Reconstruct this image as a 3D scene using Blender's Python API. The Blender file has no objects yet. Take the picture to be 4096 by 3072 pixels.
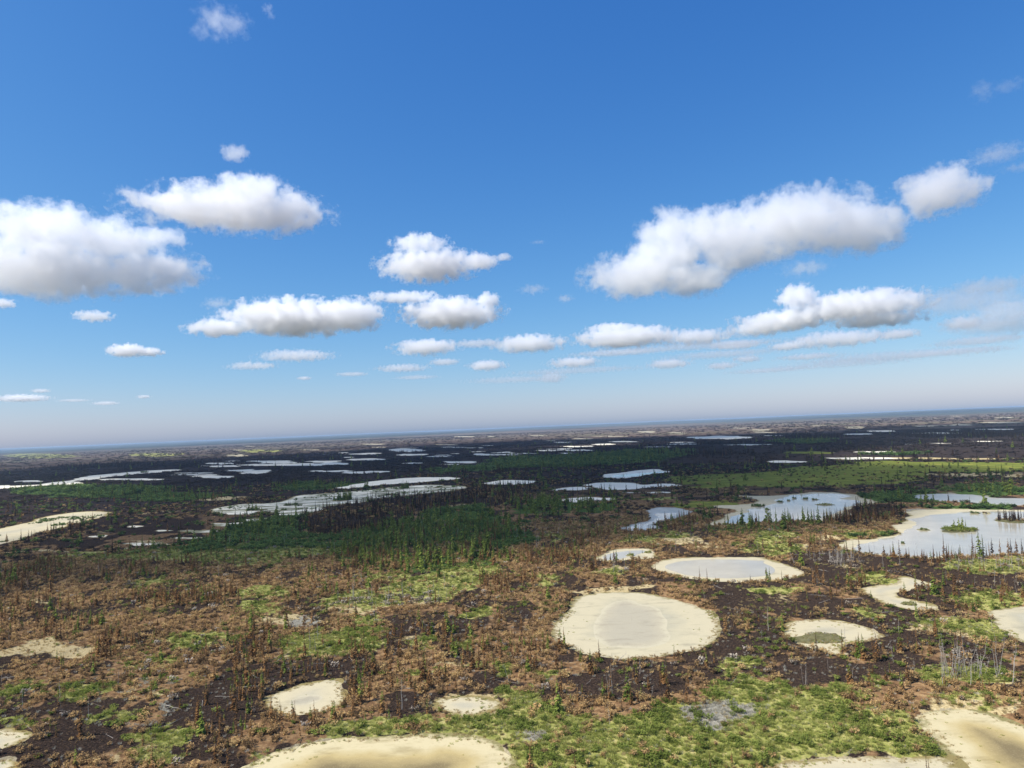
import bpy, bmesh, math, random
import numpy as np
from mathutils import Vector, Matrix, Euler
from mathutils.geometry import delaunay_2d_cdt
random.seed(7)
RNG = np.random.default_rng(11)
R_ = math.radians
SC = bpy.context.scene
COL = SC.collection

# ------------------------------------------------------------------ camera
CAM_H = 60.0
FPX = 2842.0                      # focal length in pixels of the 4096 px wide photograph
PITCH, ROLL = R_(3.50), R_(-2.41)
cam = bpy.data.cameras.new("camera"); camo = bpy.data.objects.new("camera", cam); COL.objects.link(camo)
cam.sensor_width = 36.0; cam.lens = 36.0 * FPX / 4096.0
cam.clip_start = 1.0; cam.clip_end = 200000.0
CAMR = Matrix.Rotation(R_(90) + PITCH, 3, 'X') @ Matrix.Rotation(ROLL, 3, 'Z')
camo.matrix_world = Matrix.Translation((0, 0, CAM_H)) @ CAMR.to_4x4()
SC.camera = camo
# ------------------------------------------------------------------ sky and sun
SUN_EL, SUN_BACK = R_(50), R_(20)        # sun stands to the left, a little behind the camera
TO_SUN = Vector((-math.cos(SUN_EL) * math.cos(SUN_BACK), -math.cos(SUN_EL) * math.sin(SUN_BACK), math.sin(SUN_EL)))
world = bpy.data.worlds.new("World"); SC.world = world; world.use_nodes = True
wn = world.node_tree; wn.nodes.clear()
sky = wn.nodes.new("ShaderNodeTexSky"); sky.sky_type = 'NISHITA'; sky.sun_disc = False
sky.sun_elevation = SUN_EL; sky.sun_rotation = math.atan2(TO_SUN.x, TO_SUN.y)
sky.air_density = 1.0; sky.dust_density = 0.85; sky.ozone_density = 6.0; sky.altitude = 300
bg = wn.nodes.new("ShaderNodeBackground"); bg.inputs[1].default_value = 0.09
wo = wn.nodes.new("ShaderNodeOutputWorld")
sep = wn.nodes.new("ShaderNodeSeparateColor"); comb = wn.nodes.new("ShaderNodeCombineColor")   # the phone's vivid colour rendition of the sky
wn.links.new(sky.outputs[0], sep.inputs[0])
for ch, (gain, power) in enumerate(((0.545, 1.48), (1.05, 1.0), (2.36, 0.6))):
    pw = wn.nodes.new("ShaderNodeMath"); pw.operation = 'POWER'; pw.inputs[1].default_value = power
    gn = wn.nodes.new("ShaderNodeMath"); gn.operation = 'MULTIPLY'; gn.inputs[1].default_value = gain
    wn.links.new(sep.outputs[ch], pw.inputs[0]); wn.links.new(pw.outputs[0], gn.inputs[0]); wn.links.new(gn.outputs[0], comb.inputs[ch])
wn.links.new(comb.outputs[0], bg.inputs[0]); wn.links.new(bg.outputs[0], wo.inputs[0])
sun = bpy.data.lights.new("sun", 'SUN'); sun.energy = 5.0; sun.angle = R_(0.5); sun.color = (1.0, 0.95, 0.865)
suno = bpy.data.objects.new("sun", sun); COL.objects.link(suno)
suno.rotation_euler = TO_SUN.to_track_quat('Z', 'Y').to_euler()
# ------------------------------------------------------------------ render settings
SC.render.engine = 'CYCLES'
SC.view_settings.view_transform = 'Standard'; SC.view_settings.look = 'None'
SC.view_settings.exposure = 0.42; SC.view_settings.gamma = 1.0; SC.view_settings.use_curve_mapping = False
cy = SC.cycles
cy.max_bounces = 16; cy.diffuse_bounces = 3; cy.glossy_bounces = 3; cy.transmission_bounces = 2
cy.volume_bounces = 12; cy.transparent_max_bounces = 24
cy.use_denoising = True
try:
    cy.denoiser = 'OPENIMAGEDENOISE'; cy.denoising_input_passes = 'RGB_ALBEDO_NORMAL'; cy.denoising_prefilter = 'ACCURATE'
except Exception:
    pass
cy.use_adaptive_sampling = False
cy.sample_clamp_indirect = 4.0

# ------------------------------------------------------------------ helpers
def tag(o, label=None, cat=None, group=None, kind=None):
    if label: o['label'] = label
    if cat: o['category'] = cat
    if group: o['group'] = group
    if kind: o['kind'] = kind
    return o

def link(name, mesh, mat=None, parent=None):
    o = bpy.data.objects.new(name, mesh); COL.objects.link(o)
    if mat is not None:
        mesh.materials.clear(); mesh.materials.append(mat)
    if parent is not None: o.parent = parent
    return o

def mesh_np(name, v, f, smooth=False):
    """v (n,3) array, f list / array of faces"""
    me = bpy.data.meshes.new(name)
    me.from_pydata([tuple(p) for p in v] if not isinstance(v, np.ndarray) else v.tolist(), [], f if isinstance(f, list) else f.tolist())
    if smooth: me.polygons.foreach_set('use_smooth', [True] * len(me.polygons))
    me.update()
    return me

CR = np.array(CAMR)
def ground_pt(px, py, z=0.0):
    """pixel of the photograph -> the point of the flat ground it shows"""
    d = CR @ np.array([(px - 2048) / FPX, -(py - 1536) / FPX, -1.0])
    t = (z - CAM_H) / min(d[2], -0.0009)
    return np.array([d[0] * t, d[1] * t])
def sky_dir(px, py):
    d = CR @ np.array([(px - 2048) / FPX, -(py - 1536) / FPX, -1.0])
    return d / np.linalg.norm(d)
def project(x, y, z):
    p = np.stack([x, y, z - CAM_H], 0).reshape(3, -1)
    c = CR.T @ p
    w = np.where(-c[2] > 1e-3, -c[2], 1e-3)
    return 2048 + FPX * c[0] / w, 1536 - FPX * c[1] / w, -c[2]
# the photograph was measured in eight enlarged crops
ORG = dict(A=(0, 1600), B=(1000, 1600), C=(2000, 1600), D=(2996, 1600), E=(0, 2250), F=(1000, 2250), G=(2000, 2250), H=(2996, 2250))
KZ = 2.011
def px_of(c, x, y): return ORG[c][0] + x / KZ, ORG[c][1] + y / KZ
def gp(c, x, y): return ground_pt(*px_of(c, x, y))
def poly(c, pts):
    out = []
    for p in pts:
        if len(p) == 3: out.append(gp(p[0], p[1], p[2]))
        else: out.append(gp(c, p[0], p[1]))
    return np.array(out)
def ell(c, x, y, rx, ry, n=22):
    return np.array([gp(c, x + rx * math.cos(a), y + ry * math.sin(a)) for a in np.linspace(0, 2 * math.pi, n, endpoint=False)])

# value noise in numpy
def _h(ix, iy, s):
    n = (ix.astype(np.int64) * 374761393 + iy.astype(np.int64) * 668265263 + s * 144665) & 0x7fffffff
    n = ((n ^ (n >> 13)) * 1274126177) & 0x7fffffff
    n = n ^ (n >> 16)
    return (n & 0xffff) / 65535.0
def vnoise(x, y, s=0):
    x0 = np.floor(x); y0 = np.floor(y); fx = x - x0; fy = y - y0
    fx = fx * fx * (3 - 2 * fx); fy = fy * fy * (3 - 2 * fy)
    a = _h(x0, y0, s); b = _h(x0 + 1, y0, s); c = _h(x0, y0 + 1, s); d = _h(x0 + 1, y0 + 1, s)
    return (a * (1 - fx) + b * fx) * (1 - fy) + (c * (1 - fx) + d * fx) * fy
def fbm(x, y, s=0, o=4):
    v = 0; a = 0.5; t = 0
    for i in range(o):
        v = v + a * vnoise(x, y, s + i * 17); t += a
        x = x * 2.03 + 13.7; y = y * 2.03 + 7.1; a *= 0.5
    return v / t
def sstep(a, b, x):
    t = np.clip((x - a) / (b - a), 0, 1); return t * t * (3 - 2 * t)

def sdf(P, x, y, margin):
    """signed distance to polygon P (negative inside), +margin where farther"""
    out = np.full(x.shape, float(margin))
    lo = P.min(0) - margin; hi = P.max(0) + margin
    m = (x > lo[0]) & (x < hi[0]) & (y > lo[1]) & (y < hi[1])
    if not m.any(): return out
    px, py = x[m], y[m]
    d2 = np.full(px.shape, 1e18); ins = np.zeros(px.shape, bool)
    Q = np.roll(P, -1, 0)
    for (ax, ay), (bx, by) in zip(P, Q):
        ex, ey = bx - ax, by - ay
        L = ex * ex + ey * ey + 1e-12
        t = np.clip(((px - ax) * ex + (py - ay) * ey) / L, 0, 1)
        dx = px - ax - t * ex; dy = py - ay - t * ey
        d2 = np.minimum(d2, dx * dx + dy * dy)
        c = (ay > py) != (by > py)
        if by != ay:
            ins ^= c & (px < (bx - ax) * (py - ay) / (by - ay) + ax)
    d = np.sqrt(d2)
    out[m] = np.minimum(np.where(ins, -d, d), margin)
    return out

def smooth_poly(P, it=2):
    for _ in range(it):
        Q = np.roll(P, -1, 0)
        P = np.stack([0.75 * P + 0.25 * Q, 0.25 * P + 0.75 * Q], 1).reshape(-1, 2)
    return P

# ------------------------------------------------------------------ the ponds as measured (outline, kind)
PONDS = []
def pond(key, c, pts, kind, label, water=None, soft=None):
    PONDS.append(dict(key=key, P=smooth_poly(poly(c, pts)), kind=kind, label=label,
                      W=[smooth_poly(poly(c, w)) for w in (water or [])], small=False))
def pond_e(c, x, y, rx, ry, kind='strip'):
    e = ell(c, x, y, rx, ry, 18)
    cx, cyy = e.mean(0)
    j = 1 + 0.45 * (RNG.random(18) - 0.5)
    e = np.stack([cx + (e[:, 0] - cx) * j, cyy + (e[:, 1] - cyy) * j], 1)
    PONDS.append(dict(key='strip', P=smooth_poly(e, 1), kind=kind, label=None, W=[], small=True))

pond('round pan', 'G', [(440,520),(450,480),(520,420),(590,350),(600,300),(650,270),(780,250),(950,235),(1130,240),(1300,275),(1450,310),(1600,355),(1700,400),(1755,440),(1765,500),(1770,560),(1740,620),(1690,665),(1580,710),(1400,745),(1200,775),(1000,785),(850,765),(700,745),(600,710),(520,670),(450,640),(430,580)],
     'pan', 'large round cream mud pan with grey wet centre ringed by scorched shrubs',
     [[(900,320),(1000,300),(1090,305),(1120,335),(1250,350),(1330,430),(1350,520),(1380,600),(1330,650),(1200,685),(1080,695),(900,680),(790,640),(740,570),(760,490),(810,420),(840,360)]])
pond('oval pond', 'C', [(1190,1345),(1290,1290),(1500,1265),(1800,1262),(2100,1262),('D',150,1285),('D',300,1320),('D',400,1355),('D',450,1390),('H',430,100),('H',330,128),('H',200,150),('H',0,160),('G',1900,162),('G',1720,152),('G',1550,137),('G',1400,108),('G',1290,72)],
     'pan', 'shallow oval pond with cream shore behind the round pan',
     [[(1330,1330),(1400,1300),(1600,1285),(1900,1282),(2150,1290),('D',120,1305),('D',200,1345),('D',210,1390),('H',120,105),('H',0,125),('G',1900,128),('G',1700,122),('G',1500,105),('G',1350,60)]])
pond('little pond', 'C', [(760,1290),(850,1220),(960,1195),(1100,1190),(1240,1200),(1250,1260),(1240,1285),(1100,1275),(1000,1290),(900,1300),(820,1295)],
     'pan', 'little shallow pond with a grassy islet beside the oval pond', [[(840,1280),(900,1225),(1000,1205),(1130,1205),(1200,1225),(1120,1250),(1000,1262),(930,1285)]])
pond('curved pond', 'C', [(975,1050),(1060,1010),(1180,965),(1220,910),(1200,875),(1280,862),(1400,868),(1500,880),(1530,900),(1500,935),(1400,960),(1290,985),(1250,1010),(1290,1030),(1200,1050),(1100,1056),(1020,1056)],
     'wet', 'S-curved pond with bright water between dark scorched banks',
     [[(1045,1045),(1080,1015),(1200,980),(1245,955),(1260,925),(1340,908),(1400,910),(1420,925),(1340,960),(1250,990),(1200,1000),(1240,1025),(1150,1050)]])
pond('lake', 'D', [(1260,905),(1320,890),(1500,880),(1700,878),(2000,880),(2300,882),(2700,900),(2800,1100),(2700,1230),(2300,1250),(2000,1255),(1700,1262),(1300,1268),(1100,1255),(880,1225),(800,1190),(700,1170),(650,1155),(700,1138),(850,1122),(1000,1115),(1120,1085),(1240,1060),(1160,1050),(1230,1020),(1150,1010),(1280,960),(1300,940)],
     'pan', 'broad pale lake with grassy islands beyond the burnt ground',
     [[(1330,940),(1700,905),(2000,890),(2600,905),(2720,1100),(2650,1220),(2000,1250),(1500,1262),(1150,1250),(900,1220),(800,1175),(1000,1130),(1240,1070),(1330,1040),(1310,985)]])
pond('forked pond', 'D', [(-240,765),(-60,768),(0,770),(200,770),(400,750),(550,742),(750,748),(880,765),(900,790),(1000,805),(960,840),(860,850),(820,870),(800,905),(850,930),(700,965),(400,985),(200,985),(0,995),('C',1650,1015),('C',1720,985),('C',1840,950),('C',1885,905),('C',1870,880),('C',1740,855),('C',1760,845),('C',1900,845),('C',2060,835),('C',2000,800),('C',1880,770)],
     'pan', 'white shallow pond with dark tussocks in front of the green meadow',
     [[(250,775),(420,758),(700,755),(850,775),(700,795),(900,808),(850,840),(700,900),(700,950),(400,970),(0,985),('C',1800,1000),('C',1900,940),('C',1960,890),('C',2150,850),(180,830)]])
pond('upper pond', 'C', [(840,610),(900,590),(1000,578),(1080,565),(1170,560),(1280,558),(1370,565),(1340,580),(1230,600),(1120,618),(1000,628),(880,626)],
     'strip', 'bright pond with a curled sand spit in the dark burnt scrub', [[(880,612),(1000,590),(1170,585),(1300,566),(1330,575),(1200,600),(1050,620)]])
pond('double pan', 'C', [(680,680),(780,668),(950,662),(1080,664),(1130,682),(1260,675),(1400,678),(1490,690),(1380,700),(1200,705),(1050,718),(900,720),(790,715),(760,692)],
     'strip', 'pale mud pan pinched in its middle left of the green meadow')
pond('slim pan', 'C', [(400,727),(500,702),(700,700),(730,714),(600,726)], 'strip', 'slim pale pan left of the pinched pan')
pond('tree pan', 'C', [(470,800),(560,785),(800,785),(940,785),(850,810),(700,825),(560,822)], 'strip', 'pale pan half hidden behind dark spruces')
pond('west pan', 'B', [(1860,672),(1960,655),(2050,645),(2160,640),('C',330,650),('C',260,668),('C',130,682),('C',0,678),(1950,680)],
     'strip', 'pale pan with spruces on its near shore beyond the dark wood')
pond('long pan', 'B', [(690,705),(800,690),(950,660),(1150,635),(1400,622),(1700,620),(1730,630),(1600,645),(1300,665),(1050,685),(850,705),(760,712)],
     'strip', 'long white pan tapering to the left beyond the spruce islets')
pond('flat', 'B', [(300,790),(400,765),(600,750),(800,740),(1100,705),(1300,690),(1500,685),(1700,692),(1770,705),(1650,730),(1450,750),(1250,765),(1100,790),(900,820),(700,840),(560,880),(480,920),(330,930),(200,925),(120,900),(60,915),('A',2000,930),('A',1880,915),('A',1800,905),('A',1720,885),('A',1790,855),('A',2000,832),(140,835),(330,815)],
     'flat', 'wide white mud flat with spruce islets behind the dark wood')
pond('left pan', 'A', [(-400,1080),(-150,1050),(0,1040),(150,1000),(300,960),(450,920),(620,900),(800,900),(900,910),(860,935),(700,970),(600,1000),(400,1050),(250,1100),(100,1135),(0,1178),(-200,1230),(-400,1250)],
     'dry', 'long straw-pale mud flat along the burnt strip')
pond('far river', 'A', [(-300,700),(0,690),(330,685),(420,664),(600,640),(700,612),(900,592),(1100,574),(1300,562),(1490,560),(1300,582),(1100,598),(900,618),(760,640),(600,655),(760,666),(500,684),(300,692),(100,708),(-300,740)],
     'strip', 'long far winding white channel')
pond('grey pond', 'D', [(1330,765),(1450,755),(1600,750),(1800,765),(2000,785),(2212,788),(2500,800),(2500,845),(2212,848),(2000,845),(1800,835),(1600,820),(1450,805),(1350,790)],
     'wet', 'narrow grey reedy pond beyond the lake')
pond('slanted pan', 'F', [(150,1080),(220,1050),(330,1010),(450,975),(600,950),(720,935),(760,960),(750,1000),(770,1040),(740,1110),(690,1160),(620,1200),(500,1220),(400,1230),(280,1240),(220,1205),(160,1180),(145,1130)],
     'dry', 'slanted small cream pan ringed by scorched brush',
     [[(290,1130),(380,1080),(500,1060),(580,1080),(560,1110),(440,1150),(320,1150)]])
pond('bright pan', 'F', [(1465,1145),(1510,1110),(1600,1085),(1730,1070),(1860,1080),(1960,1110),(2010,1145),(1960,1180),(1880,1210),(1760,1235),(1630,1225),(1530,1190)],
     'dry', 'small bright cream pan at the edge of the green meadow')
pond('front pan', 'F', [(-180,1700),(0,1610),(200,1520),(450,1440),(700,1410),(1000,1405),(1400,1395),(1700,1380),(1850,1400),(2000,1450),(2080,1530),(2130,1620),(2160,1760),(1900,1980),(1000,2080),(200,2000)],
     'yellow', 'big yellow-cream pan in front with a dark damp centre')
pond('hook pan', 'H', [(900,220),(1000,190),(1180,170),(1220,110),(1300,120),(1500,170),(1490,190),(1350,200),(1280,230),(1160,245),(1200,280),(1330,300),(1490,350),(1510,380),(1400,388),(1250,375),(1150,350),(1050,310),(960,270)],
     'dry', 'hook-shaped cream pan curling round a burnt spit')
pond('crescent pan', 'H', [(290,490),(400,462),(620,455),(800,480),(950,520),(1050,570),(1110,605),(900,640),(780,650),(710,690),(750,725),(860,747),(700,748),(560,712),(420,662),(320,612),(285,550)],
     'dry', 'oval cream pan with a grassy middle and a burnt bite')
pond('edge pond', 'H', [(1910,400),(2000,375),(2212,348),(2500,340),(2650,450),(2600,620),(2300,660),(2130,625),(2060,570),(2000,510),(1990,460),(1940,425)],
     'pan', 'pale grey pond beside the green hummock')
pond('corner pan', 'H', [(1340,1230),(1450,1190),(1600,1170),(1800,1180),(2000,1225),(2130,1285),(2260,1330),(2600,1420),(2900,1700),(2700,1950),(2000,1900),(1720,1700),(1640,1545),(1500,1440),(1420,1350),(1350,1280)],
     'yellow', 'large cream pan with yellow centre beside the meadow tip')
pond('bottom pan', 'H', [(100,1680),(300,1605),(500,1575),(700,1562),(1000,1560),(1250,1572),(1500,1562),(1640,1590),(1700,1720),(1500,1900),(600,1950),(100,1850)],
     'dry', 'cream pan along the near edge of the green meadow')
pond('weedy pan', 'E', [(-300,1400),(0,1350),(120,1350),(260,1380),(180,1440),(60,1500),(0,1525),(-300,1600)], 'dry', 'weedy pale pan in the burnt brush')
pond('weedy pan two', 'E', [(-250,1640),(0,1580),(120,1560),(140,1600),(90,1680),(-100,1760)], 'dry', 'weedy pale pan below another at the burnt edge')
for s in [('A',1790,512,150,8),('A',1780,532,150,6),('A',2080,522,150,7),('A',2000,568,200,9),('A',1720,617,160,9),('A',1560,602,170,4),('A',1540,588,150,4),('A',2060,587,70,8),('A',1010,640,240,8),('A',240,655,90,5),('A',2120,492,120,4),
          ('B',230,500,180,14),('B',590,495,140,8),('B',400,520,330,10),('B',660,512,110,10),('B',60,584,110,8),('B',940,478,160,8),('B',1310,440,130,8),('B',1260,405,150,14),('B',900,435,110,4),('B',1300,508,60,4),('B',940,582,180,10),('B',660,572,170,6),('B',1690,500,160,9),('B',1590,518,80,4),('B',1870,440,70,9),('B',2040,425,90,4),('B',2080,441,130,4),('B',1560,445,50,3),('B',1800,385,80,3),('B',1620,380,120,3),('B',1000,355,100,3),('B',1570,360,90,3),
          ('C',500,340,80,4),('C',640,375,150,6),('C',520,393,50,4),('C',640,405,110,5),('C',830,356,110,5),('C',1480,355,130,4),('C',1180,257,70,6),('C',1780,303,260,13),('C',2000,360,200,5),('C',1930,226,100,3),('C',370,408,70,4),('C',530,428,60,4),('C',60,420,50,3),('C',1000,335,100,4),('C',1290,378,110,3),('C',200,430,100,3),('C',900,292,150,3),
          ('D',850,218,80,4),('D',110,240,110,4),('D',1400,210,90,4),('D',1700,200,90,5),('D',2040,182,180,5),('D',1060,250,110,5),('D',880,275,130,5),('D',1500,268,200,6),('D',2000,236,150,4),('D',1560,348,100,5),('D',1900,333,110,3),('D',1040,420,150,8),('D',880,470,300,9),('D',280,495,140,10),('D',1280,355,60,3),('D',560,208,60,2),('C',1150,745,240,6),
          ('A',1060,1018,50,7),('A',800,1100,80,8)]:
    pond_e(*s)
for s_ in [('A',1880,1000,170,13),('A',1560,1055,150,11),('A',2090,965,110,10),('A',1330,1050,60,7),('A',1150,1160,190,9),('A',1480,1110,120,8),('A',1000,1195,70,6)]: pond_e(*s_, 'flat')
# thin unmeasured slivers between them, fading towards the horizon
for i in range(36):
    px = RNG.uniform(900, 4096); hz = 1796 - px * 0.042
    pond_e('A', px * KZ, (hz + RNG.uniform(28, 105) - 1600) * KZ, RNG.uniform(25, 110), RNG.uniform(1.5, 3.5))

def ragged(P):
    r = max(float(np.hypot(*P.mean(0))), 120.0); step = max(1.6, r * 0.006); out = []
    Q = np.roll(P, -1, 0)
    for a, b in zip(P, Q):
        n = max(1, int(np.hypot(*(b - a)) / step)); out += [a + (b - a) * k / n for k in range(n)]
    P = np.array(out)
    t = np.roll(P, -1, 0) - np.roll(P, 1, 0); nr_ = np.stack([t[:, 1], -t[:, 0]], 1); nr_ /= np.linalg.norm(nr_, axis=1)[:, None] + 1e-9
    k = np.clip(r * 0.016, 2.2, 22)
    w = (fbm(P[:, 0] / (k * 1.6), P[:, 1] / (k * 2.2), 401, 4) - 0.5) * (k * (0.55 if r < 330 else 1.9))
    return P + nr_ * w[:, None]
for p in PONDS:
    p['P'] = ragged(p['P']); p['W'] = [ragged(w) for w in p['W']]
# ------------------------------------------------------------------ land cover as measured
SHAPES = {k: [] for k in 'rust sparse green dark tan char olive forest burnt reed gray'.split()}
def S(k, *e):
    for q in e:
        SHAPES[k].append(ell(*q) if not isinstance(q, tuple) or len(q) == 5 else None)
def SP(k, c, pts): SHAPES[k].append(poly(c, pts))
S('green', ('H',1665,1600,70,45), ('E',130,1050,200,50),('E',660,1070,130,45),('E',960,1250,140,38),('E',1640,600,250,62),('E',2070,240,170,55),('E',1280,1420,300,50),('E',1300,1570,190,75),('E',120,1300,120,40),('E',1310,150,80,40),('E',1260,820,200,25),
  ('F',660,650,390,105),('F',930,470,110,60),('F',1130,130,150,35),('F',900,310,310,75),('F',1450,225,330,95),('F',1700,110,270,95),('F',1860,425,120,32),('F',1370,680,80,25),('F',1750,660,60,35),('F',1400,900,120,45),('F',1800,860,100,30),('F',2100,870,110,40),('F',100,380,160,60),('F',350,760,70,20),('F',250,1560,220,35),
  ('G',1980,820,90,45),('G',1900,915,90,45),('G',90,870,90,40),('G',330,910,80,28),('G',380,140,70,25),('G',880,100,120,30),
  ('H',950,1070,80,50),('H',1750,525,330,45),('H',1900,310,300,65),('H',230,245,180,40),('H',1050,140,160,40),('H',920,415,100,35),('H',1750,930,270,80),('H',1950,590,180,40),('H',1050,970,100,30),('H',1700,1130,300,30),('H',1850,50,350,40),
  ('C',1150,1135,150,28),('C',1400,1085,150,28),('C',480,1090,100,40),('C',2110,1170,130,70),('C',1350,800,120,12),
  ('D',900,1085,200,35),('D',180,1110,190,45),('D',250,1200,180,45),('D',2000,1325,300,30),('D',2180,1300,130,40),('D',1350,1050,90,20),
  ('A',1250,440,220,14),('A',2080,410,160,12),('A',330,450,300,18))
SP('green', 'G', [(0,1060),(180,1030),(440,1100),(500,1230),(750,1270),(940,1340),(1200,1190),(1550,1130),(1600,1050),(1750,1000),(2000,960),('H',0,950),('H',250,960),('H',330,1020),('H',440,1050),('H',600,1020),('H',760,1040),('H',780,1130),('H',820,1190),('H',1020,1240),('H',1230,1230),('H',1350,1290),('H',1500,1430),('H',1640,1550),('H',1250,1560),('H',700,1550),('H',300,1590),('H',50,1700),(1700,1800),(300,1800),(150,1560),(0,1400)])
SP('green', 'F', [(350,1420),(700,1330),(1000,1290),(1400,1240),(1500,1280),(1750,1250),(2000,1250),(2060,1100),(2212,1050),(2300,1500),(2212,1640),(2080,1480),(1850,1395),(1400,1390),(700,1405),(430,1430)])
SP('green', 'A', [(350,1260),(700,1220),(1200,1210),(1600,1190),(2212,1130),('B',400,1180),('B',900,1180),('B',900,1230),('B',300,1270),(2212,1330),(1800,1330),(1500,1300),(1000,1290),(400,1300)])
SP('dark', 'B', [(0,970),(480,930),(330,1050),(700,1110),(900,1080),(1280,960),(1350,890),(1900,850),(2000,950),(2212,1000),('C',200,1050),('C',200,1180),(2000,1210),(1700,1150),(1000,1180),(0,1220),('A',1500,1210),('A',1300,1180),('A',1700,1100)])
SP('dark', 'C', [(0,470),(300,450),(700,440),(1100,400),(1500,400),(1480,440),(1300,500),(700,530),(0,555),('B',1500,590),('B',1400,565),('B',1900,510)])
S('dark', ('D',1950,735,420,45),('D',1700,865,450,20),('D',1250,780,300,60),('B',560,690,380,22),('B',1000,1100,300,50),('A',700,735,600,45),('D',450,330,260,20),('D',1150,430,180,10),('A',1400,770,350,35),('D',1000,1090,120,20))
SP('olive', 'D', [(-500,680),(-700,640),(-600,610),(0,580),(300,545),(1000,490),(1500,500),(2500,500),(2500,570),(1500,580),(1450,640),(1100,670),(800,700),(300,705),(0,700)])
S('olive', ('C',1700,840,300,22),('C',1700,700,200,12),('D',500,420,200,10))
SP('forest', 'B', [(0,970),(150,930),(480,900),(480,960),(300,1050),(0,1060),('A',1700,1100),('A',1600,1130),('A',1900,1030)])
SP('forest', 'B', [(680,1180),(1000,1060),(1300,1000),(1900,1000),(2212,1040),('C',150,1150),('C',0,1200),(2100,1300),(1500,1400),(1000,1400),(700,1330),(600,1240)])
SP('forest', 'C', [(100,800),(400,800),(700,820),(1000,780),(1050,840),(900,900),(500,920),(200,920)])
SP('forest', 'D', [(-350,1000),(0,960),(400,975),(750,960),(800,1010),(500,1030),(200,1070),(-100,1080),(-350,1060)])
SP('burnt', 'B', [(470,950),(600,850),(1100,800),(1700,740),(1900,690),(2212,700),('C',250,740),('C',150,830),(2212,850),(1900,840),(1400,880),(1280,900),(1280,1000),(900,1100),(700,1100),(300,1050)])
SP('burnt', 'D', [(780,900),(850,850),(1000,830),(1150,870),(1280,930),(1290,960),(1100,1000),(850,1020),(600,1010),(500,1000),(750,960)])
S('burnt', ('A',1650,790,130,20),('D',450,300,300,22),('D',1700,285,600,22),('A',600,520,600,25),('C',1700,440,250,20),('B',1000,420,60,10),('A',500,1040,200,30))
S('char', ('G',1950,300,250,100),('G',1850,560,60,140),('G',1000,1000,520,110),('G',1800,800,220,130),('H',600,100,260,90),('H',150,330,180,50),('H',1000,650,180,55),('H',700,890,520,90),('H',1480,900,250,50),('H',400,970,150,60),('H',1200,300,140,60),('H',1250,540,120,60),('H',700,330,200,40),('H',1850,170,300,40),
  ('F',1850,330,320,35),('F',1100,480,90,30),('F',1400,590,320,40),('F',100,960,260,28),('F',1230,1130,90,80),('F',300,130,50,12),('F',600,850,250,50),('F',1950,1000,200,20),
  ('E',700,1190,360,55),('E',1700,1180,420,90),('E',300,1470,330,80),('E',950,1430,130,50),('E',1620,1540,200,80),('E',2100,690,60,30),('E',1100,350,70,25),('E',450,780,220,20),('E',2150,960,100,40),('A',1100,1010,520,85),('A',500,1150,400,22),('D',600,1290,250,60),('D',1300,1310,500,40),('D',1900,1390,300,20),('D',700,1180,130,30),('G',700,760,500,14),('G',1200,860,300,30),
  ('B',600,930,500,8))
S('tan', ('E',400,720,350,75),('E',920,1145,110,22),('E',1230,1085,100,18),('E',1250,1500,110,40),('E',820,1610,60,25),('E',1200,1600,50,50),('E',250,345,60,20),('E',1030,225,60,18),('E',1050,385,50,18),
  ('F',1730,1145,350,100),('F',1650,1330,120,50),('F',850,380,250,25),('F',300,480,200,25),('F',1350,320,80,20),('F',1250,650,80,25),('F',1650,830,130,15),('F',1900,1420,250,60),('F',350,700,90,50),
  ('G',60,1300,70,200),('G',540,1380,80,60),('G',480,520,70,60),('G',2100,370,120,18),('G',1000,1070,80,15),('G',200,1430,100,40),('G',850,75,120,22),
  ('H',150,320,220,45),('H',1750,1190,450,50),('H',1600,570,180,40),('H',1500,900,60,70),('H',2000,960,200,40),('H',750,20,150,25),('H',100,360,100,12),('H',300,1590,300,20),
  ('C',1450,1140,120,35),('C',1650,1190,120,15),('D',1700,600,500,12),('D',900,520,250,8),('D',1400,470,800,8),('D',350,1180,200,20),('D',1900,1360,250,25),('D',2150,620,120,14),('D',600,1120,120,35),
  ('A',850,1080,120,12),('A',1350,900,100,10),('A',1050,970,150,10),('A',1250,740,200,10),('A',1700,790,300,12),('A',400,1230,350,12),('A',1400,1150,350,12),('B',1700,850,120,6),('G',950,220,330,28))
SP('sparse', 'G', [(1100,120),(2212,160),('D',450,1250),('D',2600,1300),('H',2500,1000),('H',1200,1010),('H',300,1010),(1700,1000),(900,1160),(300,1010),(500,720),(1200,800),(1780,700),(1790,450),(1500,250)])
S('sparse', ('E',700,1380,950,230), ('F',400,900,500,90), ('F',1700,480,600,130), ('E',1800,1150,500,150))
S('rust', ('E',360,70,200,90),('E',80,170,150,90),('F',2050,180,190,80),('F',60,680,110,110),('B',880,1310,240,80),('D',900,975,260,35),('E',1980,950,90,140),('D',1450,1290,250,40),('C',300,1290,250,60),('E',1400,300,500,60),('E',900,700,150,90))
S('gray', ('G',1760,1215,320,95),('G',250,1430,90,40),('H',600,610,180,40),('D',1550,905,280,25),('D',1600,775,300,20),('F',350,500,120,40),('E',1240,950,80,40),('E',1330,1200,50,50),('D',1750,970,220,20))
S('reed', ('F',1100,330,420,50),('F',1380,260,160,50),('H',1750,900,280,100),('D',1900,1350,300,35),('D',750,1330,120,40),('F',900,200,60,40),('G',900,100,80,25))
SHBB = {k: [(P.min(0), P.max(0)) for P in v] for k, v in SHAPES.items()}

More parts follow.
